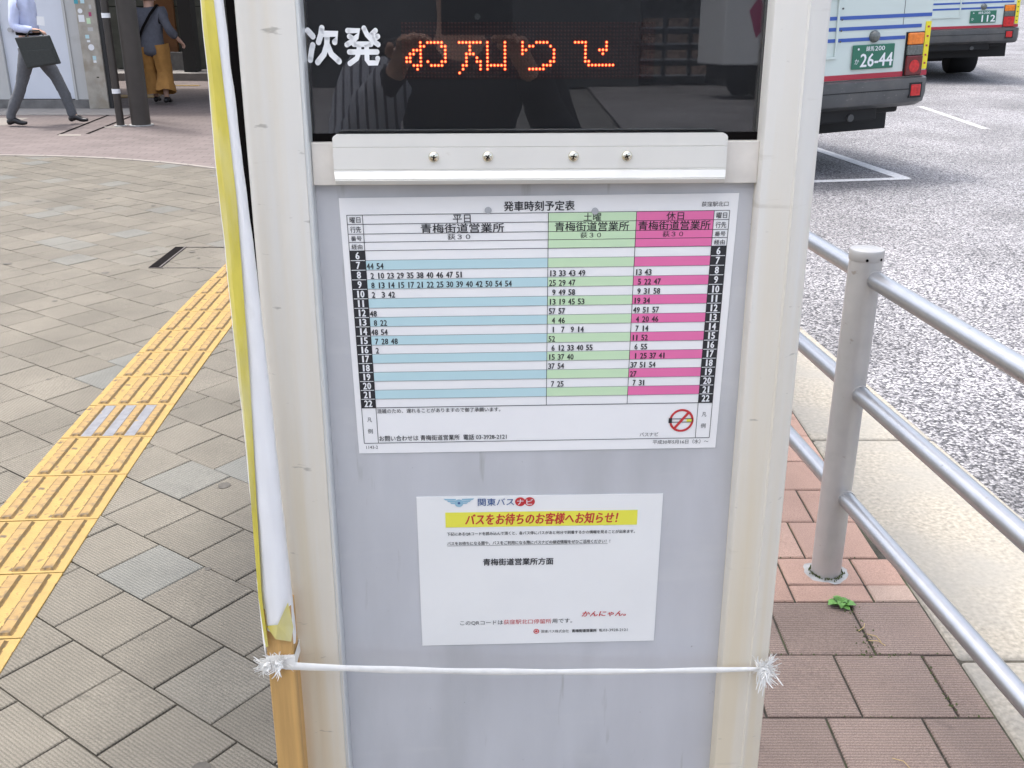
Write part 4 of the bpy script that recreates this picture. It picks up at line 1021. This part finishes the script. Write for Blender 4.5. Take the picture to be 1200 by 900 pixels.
    for y_, w_ in ((2.35, .52), (7.0, .27)):
        wheel(b, xr-.06-w_/2, y_, .40, w_); wheel(b, xl+.06+w_/2, y_, .40, w_)
        MB().tube([(xl+.4, y_, .42), (xr-.4, y_, .42)], .09, 12).build('axle', 'under', b)
    MB().box(-.95, -.35, 1.0, 2.0, B(.33), B(.42)).build('tank', 'under', b, bevel=.03)
    return b
make_bus((3.2, 9.4, -.12), 20, 1.6, -.10, '26-44', 1, 'nearer pale bus with green plate 26-44 and dark red tail lamp', True)
make_bus((8.42, 19.2, -.12), -8, 2.3, 0, '112', 1, 'farther pale bus with plate 112 at the upper right corner', False)

# ------------------------------------------------------------------ station building beyond the plaza
st = empty('station_building', (-6, 13.8, 0)); tag(st, 'off-white station wall with a door and a dark open hall beside it', 'building')
def part(name, m, x0, x1, y0, y1, z0, z1, parent=st, bev=0):
    return MB().box(x0+6, x1+6, y0-13.8, y1-13.8, z0, z1).build(name, m, parent, bevel=bev)
part('wall', 'wall_white', -14, -6.60, 13.80, 14.02, .115, 3.4); part('wall', 'wall_white', -5.70, -5.55, 13.80, 14.02, .115, 3.4)
part('wall', 'wall_white', -6.5995, -5.7005, 13.80, 14.02, 2.08, 3.4)
part('plinth', 'plinth', -14, -5.555, 13.775, 14.02, 0, .11)
dr = part('door', 'door', -6.575, -5.735, 13.83, 13.88, .12, 2.05, bev=.004)
part('door_frame', 'wall_white', -6.598, -6.577, 13.785, 13.9, .112, 2.075); part('door_frame', 'wall_white', -5.733, -5.702, 13.785, 13.9, .112, 2.075)
MB().tube([(-.43, .02, .98), (-.43, -.03, .98), (-.43, -.045, .98)], [.03, .022, .030], 14).build('door_knob', 'rim', st, smooth=True)
part('pillar', 'pillar', -5.545, -5.285, 13.74, 14.05, 0, 3.4, bev=.01)
part('pillar_edge', 'dark', -5.283, -5.235, 13.76, 14.05, 0, 3.4)
random.seed(3)
stk = [(-.12, 1.30, .05, .05, 'teal', 0), (-.03, 1.31, .05, .06, 'p_blue', 0), (-.08, 1.19, .04, .04, 'white_print', 1), (-.075, 1.10, .075, .085, 'white_print', 0), (.02, 1.07, .05, .07, 'p_green', 0),
       (.03, .97, .065, .045, 'wall_white', 0), (-.03, .88, .05, .045, 'p_blue', 0), (-.02, .825, .04, .025, 'white_print', 0), (.005, .75, .052, 0, 'white_print', 1), (.03, .62, .045, .05, 'p_blue', 0), (.03, .575, .04, .03, 'white_print', 0), (.055, 1.15, .035, .05, 'magenta', 0), (.04, .38, .03, .012, 'hole', 0), (.07, 1.24, .03, .05, 'wall_white', 0)]
for x, z, w_, h_, m_, rnd in stk:
    mb = MB(); c = (.585+x*.9, -.0615, z+.02)
    if rnd: mb.add([(c[0]+w_*.75*math.cos(t*math.pi/10), c[1], c[2]+w_*.75*math.sin(t*math.pi/10)) for t in range(20)], [tuple(range(20))])
    else: mb.quad((c[0]-w_/2, c[1], c[2]-h_/2), (c[0]+w_/2, c[1], c[2]-h_/2), (c[0]+w_/2, c[1], c[2]+h_/2), (c[0]-w_/2, c[1], c[2]+h_/2))
    mb.build('sticker', m_, st)
part('roof', 'dark', -14.5, -1.5, 13.6, 17.2, 3.402, 3.7)
part('ceiling', 'dark', -14, -3.05, 14.05, 17.2, 2.75, 2.8)
# back wall of the hall in stone panels
for i in range(9):
    x0 = -13.2+i*1.05
    for z0, z1 in ((.13, 1.18), (1.19, 2.24), (2.25, 2.74)):
        part('stone_panel', 'stone', x0+.006, x0+1.044, 19.25, 19.35, z0, z1-.006)
part('back_wall', 'dark', -14, -2.8, 19.36, 19.6, 0, 3.4)
part('orange_panel', 'orange_wood', -6.42, -6.00, 19.16, 19.24, .42, 1.75)
part('dark_column', 'dark', -5.72, -5.50, 18.5, 18.8, 0, 2.75)
part('step', 'step', -13.5, -5.0, 18.2, 19.24, 0, .12)
part('low_block', 'plinth', -6.6, -5.75, 19.0, 19.16, .121, .42)
part('right_wall', 'wall_white', -3.2, -1.6, 13.8, 14.02, 0, 3.4)
part('side_wall', 'wall_white', -3.0, -2.8, 14.03, 19.2, 0, 3.4)
mb = MB(); mb.box(-6.05+6, -5.1+6, 17.15-13.8, 17.25-13.8, .002, .008); mb.build('yellow_line', 'yellow', st)
mb = MB(); mb.box(-5.9+6, -5.2+6, 15.2-13.8, 15.6-13.8, .002, .008); mb.build('yellow_line', 'yellow', st)
edge = empty('pale_threshold', (0, 0, 0)); tag(edge, kind='structure')
for i in range(12): MB().box(-12+i*.6+.004, -12+(i+1)*.6-.004, 13.05, 13.77, -.04, .004).build('threshold_stone', 'step', edge)
# recessed track lines and white marks on the brick paving
gr = empty('paving_channel'); tag(gr, kind='structure')
for (p, q) in (((-4.90, 11.20), (-5.05, 13.1)), ((-4.62, 11.28), (-4.72, 13.0))):
    p, q = Vector((*p, 0)), Vector((*q, 0)); d = (q-p).normalized(); n_ = Vector((-d.y, d.x, 0))*.018
    MB().quad(*[(v.x, v.y, .0005) for v in (p-n_, q-n_, q+n_, p+n_)]).build('channel_slot', 'hole', gr)
for (x0, x1, y0, y1) in ((-4.86, -4.62, 11.10, 11.24), (-6.6, -5.85, 12.0, 12.75), (-4.62, -4.42, 11.8, 11.9)):
    MB().quad((x0, y0, .001), (x1, y0, .001), (x1-.05, y1, .001), (x0-.05, y1, .001)).build('pale_slab', 'edging', gr)

# poles
def pole(name, x, y, r, label, bands, h=4.5, seam=True):
    o = empty(name, (x, y, 0)); tag(o, label, 'pole')
    MB().lathe([(r, -.02), (r, h)], (0, 0, 0), 28).build('shaft', 'brownpole', o, smooth=True)
    for z in bands: MB().lathe([(r+.004, z), (r+.004, z+.05)], (0, 0, 0), 28).build('band', 'white_print', o, smooth=True)
    MB().lathe([(r+.03, 0), (r+.03, .008)], (0, 0, 0), 28).build('foot_ring', 'mortar', o)
pole('brown_pole', -4.29, 12.04, .108, 'thick dark brown round pole, widest of the three', [])
pole('brown_pole', -4.505, 11.98, .043, 'thin dark brown pole nearest the walking man with white bands', [.36, 1.17])
pole('brown_pole', -4.47, 12.55, .045, 'thin dark brown pole between and behind the other two', [.36, 1.20])

# ------------------------------------------------------------------ people
def skin(name, nodes, edges, m, parent, sub=2, fold=0, fseed=0, root=0, fs=14):
    """continuous skinned surface grown on a joint graph; nodes = [(x,y,z,rx[,ry])]"""
    me = bpy.data.meshes.new(name); me.from_pydata([n[:3] for n in nodes], edges, [])
    o = bpy.data.objects.new(name, me); col.objects.link(o)
    md = o.modifiers.new('s', 'SKIN'); md.use_smooth_shade = True
    for i, n in enumerate(nodes):
        sv = me.skin_vertices[0].data[i]; sv.radius = (n[3], n[4] if len(n) > 4 else n[3]); sv.use_root = (i == root)
    ss = o.modifiers.new('u', 'SUBSURF'); ss.levels = sub; ss.render_levels = sub
    dg = bpy.context.evaluated_depsgraph_get(); m2 = bpy.data.meshes.new_from_object(o.evaluated_get(dg))
    bpy.data.objects.remove(o)
    if fold:
        for v in m2.vertices:
            p = v.co; k = noise.noise(Vector((p.x*fs, p.y*fs+fseed, p.z*fs*.45)))*fold+noise.noise(Vector((p.x*30, p.y*30+fseed, p.z*34)))*fold*.35
            v.co = p+v.normal*k
    m2.materials.clear(); m2.materials.append(M[m]); m2.polygons.foreach_set('use_smooth', [True]*len(m2.polygons))
    ob = bpy.data.objects.new(name, m2); col.objects.link(ob); ob.parent = parent
    return ob
def V3(*a): return Vector(a)
def person(loc, rot, J, label, top, legs, look, skirt=False):
    """J: dict of joints in the person's own frame (x forward, y to the left, z up)"""
    p = empty('person', loc, (0, 0, rot)); tag(p, label, 'person')
    N, E = [], []
    def nd(v, r, q=None): N.append((*v, r, q or r)); return len(N)-1
    pel = nd(J['pelvis'], .10, .085); bel = nd(J['pelvis'].lerp(J['chest'], .5), .10, .08); che = nd(J['chest'], .115, .09)
    nk = nd(J['neck'], .052); hd = nd(J['head']-V3(0, 0, .05), .075, .08); h2 = nd(J['head']+V3(.0, 0, .045), .082, .09)
    E += [(pel, bel), (bel, che), (che, nk), (nk, hd), (hd, h2)]
    for s in 'LR':
        hp = nd(J['hip'+s], .085); kn = nd(J['knee'+s], .052); an = nd(J['ankle'+s], .036); hl_ = J['toe'+s]
        to = nd(hl_, .028)
        E += [(pel, hp), (hp, kn), (kn, an), (an, to)]
        sh = nd(J['sho'+s]-V3(0, 0, .015), .036); el = nd(J['elb'+s], .032); wr = nd(J['wri'+s], .026)
        d = (J['wri'+s]-J['elb'+s]).normalized(); side_ = d.cross(V3(0, 0, 1)).normalized()
        if side_.length < .5: side_ = V3(0, 1, 0)
        up = side_.cross(d); palm = nd(J['wri'+s]+d*.055, .03, .02)
        E += [(che, sh), (sh, el), (el, wr), (wr, palm)]
        for k, (off, ln_) in enumerate(((-.026, .062), (-.009, .072), (.009, .068), (.026, .052))):
            a = nd(J['wri'+s]+d*.09+side_*off, .009); b = nd(J['wri'+s]+d*(.09+ln_*.5)+side_*off*1.1-up*.012, .008); c = nd(J['wri'+s]+d*(.09+ln_*.7)+side_*off-up*.035, .007)
            E += [(palm, a), (a, b), (b, c)]
        a = nd(J['wri'+s]+d*.05+side_*(-.034)+up*.01, .010); b = nd(J['wri'+s]+d*.088+side_*(-.045)+up*.0, .009); E += [(palm, a), (a, b)]
    body = skin('body', N, E, 'skin', p)
    # face
    hc = J['head']; fx = V3(1, 0, 0)
    mb = MB(); mb.tube([hc+V3(.085, 0, .01), hc+V3(.103, 0, -.02), hc+V3(.088, 0, -.028)], [.008, .014, .012], 8); mb.build('nose', 'skin', p, smooth=True)
    for s in (-1, 1):
        MB().tube([hc+V3(.078, .032*s-.012, .008), hc+V3(.084, .032*s, .009), hc+V3(.078, .032*s+.012, .008)], [.003, .006, .003], 8).build('eye', 'hair', p, smooth=True)
        MB().tube([hc+V3(-.005, .085*s, .02), hc+V3(-.008, .094*s, .0), hc+V3(.0, .086*s, -.03)], [.008, .015, .008], 8).build('ear', 'skin', p, smooth=True)
    MB().tube([hc+V3(.082, -.022, -.052), hc+V3(.090, 0, -.054), hc+V3(.082, .022, -.052)], [.003, .006, .003], 8).build('mouth', 'magenta', p, smooth=True)
    mb = MB(); n = 20; v = []
    for i in range(9):
        ph = R(-35+i*15.6); 
        for k in range(n):
            t = 2*math.pi*k/n; r_ = math.cos(ph); xx = math.cos(t)*r_
            cut = max(0, xx)*.05 if ph < .5 else 0
            v.append(tuple(hc+V3(xx*.104-.012-cut*1.3, math.sin(t)*r_*.093, math.sin(ph)*.112+.035+cut*.6)))
    mb.add(v, [(i*n+k, i*n+(k+1) % n, (i+1)*n+(k+1) % n, (i+1)*n+k) for i in range(8) for k in range(n)]+[tuple(8*n+k for k in range(n))])
    mb.build('hair' if look != 'hat' else 'hat', 'hair', p, smooth=True)
    # top garment
    N, E = [], []
    lo = J['pelvis']+V3(0, 0, -.05 if look != 'hat' else -.20)
    a = nd(lo, .135 if look != 'hat' else .19, .12 if look != 'hat' else .16); b = nd(J['pelvis'].lerp(J['chest'], .5), .142 if look != 'hat' else .165, .122); c = nd(J['chest'], .158, .128); d_ = nd(J['neck']-V3(0, 0, .045), .075, .07)
    E += [(a, b), (b, c), (c, d_)]
    for s in 'LR':
        sh = nd(J['sho'+s], .068); el = nd(J['elb'+s], .056); wr = nd(J['wri'+s].lerp(J['elb'+s], -.04 if look != 'hat' else .16), .042 if look != 'hat' else .062)
        E += [(c, sh), (sh, el), (el, wr)]
    skin('shirt' if look != 'hat' else 'blouse', N, E, top, p, fold=.012, fseed=3)
    if look == 'man2':
        skin('striped_sleeve', [(*(J['shoL']+V3(0, .01, .01)), .085), (*J['elbL'], .095), (*J['elbL'].lerp(J['wriL'], .5), .07), (*J['wriL'], .05)], [(0, 1), (1, 2), (2, 3)], 'stripe_shirt', p, fold=.02, fseed=5)
    # trousers
    N, E = [], []
    pe = nd(J['pelvis']-V3(0, 0, .01), .13, .115)
    for s in 'LR':
        hp = nd(J['hip'+s]-V3(0, 0, .03), .098 if not skirt else .100); kn = nd(J['knee'+s], .068 if not skirt else .092); an = nd(J['ankle'+s]+V3(0, 0, .04 if not skirt else .16), .057 if not skirt else .105); a2 = nd(J['ankle'+s]+V3(0, 0, -.035 if not skirt else .07), .060 if not skirt else .135)
        E += [(pe, hp), (hp, kn), (kn, an), (an, a2)]
    if skirt:
        for s in 'LR':
            A, B_, C_ = J['hip'+s]+V3(0, 0, .06), J['knee'+s], J['ankle'+s]+V3(0, 0, .045)
            pts = [A.lerp(B_, k/5) for k in range(5)]+[B_.lerp(C_, k/6) for k in range(7)]
            mb = MB().tube(pts, [.12, .118, .112, .105, .10, .098, .102, .108, .116, .124, .132, .14], 28, cap=False)
            mb.v = [tuple(Vector(q)+Vector((noise.noise(Vector((q[0]*22, q[1]*22, q[2]*3)))*.022, noise.noise(Vector((q[0]*22+9, q[1]*22, q[2]*3)))*.022, noise.noise(Vector((q[0]*9, q[1]*9, 1)))*.03*(q[2] < .25)))) for q in mb.v]
            mb.build('trouser_leg', legs, p, smooth=True)
    else: skin('trousers', N, E, legs, p, fold=.014 if not skirt else .03, fseed=9, fs=11)
    MB().lathe([(.136, -.018), (.140, -.01), (.140, .015), (.136, .02)], tuple(J['pelvis']+V3(0, 0, .075)), 24).build('belt', 'hole', p) if look == 'man' else None
    for s in 'LR':
        A, Tt = J['ankle'+s], J['toe'+s]; d = (Tt-A); d.z = 0; d.normalize(); heel = A-d*.055; heel.z = Tt.z
        N = [(*(heel+V3(0, 0, .0)), .033, .036), (*(A.lerp(Tt, .35)+V3(0, 0, -.0)), .040, .040), (*Tt, .036, .030), (*(Tt+d*.075), .022, .018)]
        so = skin('shoe', N, [(0, 1), (1, 2), (2, 3)], 'shoe', p)
    return p
man = person((-5.42, 12.05, 0), 0, dict(pelvis=V3(.0, 0, .93), chest=V3(-.02, 0, 1.24), neck=V3(.0, 0, 1.44), head=V3(.04, 0, 1.60),
    hipL=V3(.02, .09, .84), kneeL=V3(.21, .10, .47), ankleL=V3(.30, .12, .10), toeL=V3(.40, .12, .045),
    hipR=V3(-.01, -.09, .84), kneeR=V3(-.13, -.10, .47), ankleR=V3(-.32, -.10, .085), toeR=V3(-.215, -.10, .035),
    shoL=V3(-.02, .17, 1.36), elbL=V3(-.12, .22, 1.08), wriL=V3(-.02, .22, .88),
    shoR=V3(-.03, -.17, 1.36), elbR=V3(-.06, -.23, 1.07), wriR=V3(.14, -.21, 1.045)),
    'man in pale blue shirt and grey trousers walking past the white door', 'shirt', 'trouser', 'man')
bg_ = empty('briefcase', (-5.25, 11.80, .64)); tag(bg_, 'flat black document bag hanging from the walking man', 'bag')
mb = MB().prism([(-.215, .33), (.155, .355), (.235, .055), (-.13, 0)], -.035, .035, 'y'); mb.build('bag_body', 'bag', bg_, bevel=.012, bseg=3)
MB().prism([(-.155, .19), (.175, .215), (.215, .07), (-.115, .02)], -.041, -.0355, 'y').build('front_pocket', 'bag', bg_, bevel=.003)
MB().tube([(-.10, -.01, .335), (-.04, -.01, .40), (.06, -.01, .405), (.10, -.01, .35)], .008, 8).build('handle', 'bag', bg_, smooth=True)
mb = MB().prism([(0, 0), (.085, -.01), (.09, .085), (.01, .09)], -.001, .001, 'y'); o = mb.build('paper_slip', 'white_print'); o.location = (-5.22, 11.83, 1.10); tag(o, 'small white slip of paper in the walking man\'s hand', 'paper slip')
wo = person((-4.83, 14.35, 0), R(90), dict(pelvis=V3(0, 0, .80), chest=V3(.02, 0, 1.10), neck=V3(.04, 0, 1.24), head=V3(.06, 0, 1.36),
    hipL=V3(0, .09, .72), kneeL=V3(.10, .09, .42), ankleL=V3(.12, .07, .10), toeL=V3(.22, .07, .04),
    hipR=V3(0, -.09, .72), kneeR=V3(.02, -.12, .42), ankleR=V3(-.06, -.13, .12), toeR=V3(.02, -.14, .04),
    shoL=V3(.02, .16, 1.20), elbL=V3(-.02, .24, .98), wriL=V3(.12, .22, .82),
    shoR=V3(.02, -.16, 1.20), elbR=V3(-.05, -.25, .98), wriR=V3(.06, -.34, .84)),
    'woman in grey blouse and wide ochre trousers walking away into the hall', 'blouse', 'ochre', 'hat', skirt=True)
mb = MB().tube([V3(-.08, .17, .80), V3(-.13, .06, .98), V3(-.12, -.06, 1.16), V3(-.03, -.13, 1.27), V3(.05, -.12, 1.27)], .009, 8, sq=2.2); o = mb.build('bag_strap', 'hole', wo, smooth=True)

# ------------------------------------------------------------------ what stands behind the camera (seen in the display glass)
ph = person((-.03, -.47, 0), R(90), dict(pelvis=V3(0, 0, .95), chest=V3(0, 0, 1.25), neck=V3(.0, 0, 1.46), head=V3(.03, 0, 1.63),
    hipL=V3(0, .09, .86), kneeL=V3(.02, .10, .48), ankleL=V3(0, .11, .09), toeL=V3(.11, .12, .04),
    hipR=V3(0, -.09, .86), kneeR=V3(.02, -.10, .48), ankleR=V3(0, -.11, .09), toeR=V3(.11, -.12, .04),
    shoL=V3(.0, .18, 1.38), elbL=V3(.08, .27, 1.12), wriL=V3(.27, .15, 1.34),
    shoR=V3(.0, -.18, 1.38), elbR=V3(.08, -.27, 1.12), wriR=V3(.27, -.15, 1.34)),
    'person in dark jacket with one striped sleeve holding a phone before the sign', 'jacket', 'jacket', 'man2')
pe = empty('phone', (0, -.035, 1.455)); tag(pe, 'black phone held up in the mirrored person\'s hands', 'phone')
MB().box(-.075, .075, -.018, -.010, -.036, .036).build('phone_body', 'phone', pe, bevel=.004)
MB().tube([(.0, -.010, .0), (.0, -.008, .0)], .006, 16).build('lens_ring', 'rim', pe)
# unseen canopy roof, added to shade the pavement around the sign
ca = empty('shade_canopy', (-.6, 0, 0)); tag(ca, 'unseen flat canopy roof added to shade the bus stop pavement', 'canopy')
MB().quad((-.9, -1.5, 2.90), (1.10, -1.5, 2.90), (1.10, 4.9, 2.90), (-.9, 4.9, 2.90)).build('roof_sheet', 'canopy', ca)
for q in range(4): MB().box(-.88, 1.08, -1.45+q*2.1, -1.41+q*2.1, 2.80, 2.895).build('canopy_rib', 'steel', ca)
for y in (-1.3,):
    MB().lathe([(.05, 0), (.05, 2.86)], (-.9, y, 0), 20).build('canopy_post', 'brownpole', ca)
# delivery van and shop front across the road behind
vn = empty('delivery_van', (10.0, -25.5, -.12), (0, 0, R(175))); tag(vn, 'white box van with violet and magenta lozenges, mirrored in the display glass', 'van')
MB().box(-2.4, 3.2, -1, 1, .85, 3.1).build('cargo_box', 'van', vn, bevel=.05)
MB().prism([(-4.0, .55), (-2.42, .55), (-2.42, 2.3), (-3.3, 2.3), (-3.95, 1.4)], -.95, .95, 'y').build('cab', 'van', vn, bevel=.05)
MB().prism([(-3.78, 1.45), (-2.7, 1.45), (-2.7, 2.15), (-3.28, 2.15)], -.958, -.951, 'y').build('cab_window', 'bus_glass', vn)
MB().box(-2.3, 3.0, -.8, .8, .5, .85).build('chassis', 'under', vn)
for dx, dz, m_ in ((2.35, .0, 'magenta'), (1.72, -.32, 'violet'), (.7, .1, 'magenta')):
    MB().prism([(dx-.26, 1.85+dz), (dx+.02, 1.5+dz), (dx+.24, 2.15+dz), (dx-.02, 2.5+dz)], -1.006, -1.001, 'y').build('lozenge_print', m_, vn)
wheel(vn, 0, 0, 0, .25) if False else None
for x in (-3.2, 2.0):
    for y in (-.82, .82):
        o = empty('wheel'); o.parent = vn; o.location = (x, y, .40); o.rotation_euler = (0, 0, R(90))
        t = MB().lathe([(.23, -.12), (.37, -.12), (.40, -.08), (.40, .08), (.37, .12), (.23, .12)], (0, 0, 0), 28).build('tyre', 'tyre', o, smooth=True); t.rotation_euler = (0, R(90), 0)
        t = MB().lathe([(0, -.10), (.2, -.1), (.23, -.11), (.23, .11), (.2, .1), (0, .10)], (0, 0, 0), 20).build('rim', 'rim', o, smooth=True); t.rotation_euler = (0, R(90), 0)
sf = empty('shop_building', (0, -32, -.12)); tag(sf, 'dark shop building across the road behind the viewer', 'building')
MB().box(-45, 6.2, -8, 0, 0, 5.4).build('facade', 'facade', sf)
MB().box(9.0, 45, -8, 0, 0, 5.4).build('facade', 'facade', sf); MB().box(6.2, 9.0, -8, 0, 3.0, 5.4).build('facade', 'facade', sf)
MB().box(6.2, 9.0, -2.6, -2.4, 0, 3.0).build('shop_back', 'shelf', sf)
for x in (6.4, 7.25, 8.1):
    for z in (.3, .8, 1.3, 1.8): MB().box(x, x+.75, -1.2, -.8, z, z+.05).build('shelf', 'shelf', sf); MB().box(x+.05, x+.7, -1.15, -.85, z+.052, z+.32).build('goods', 'goods', sf)
for i in range(16): MB().box(-43+i*2.8, -41+i*2.8, .001, .03, 3.4, 4.8).build('window', 'bus_glass', sf)
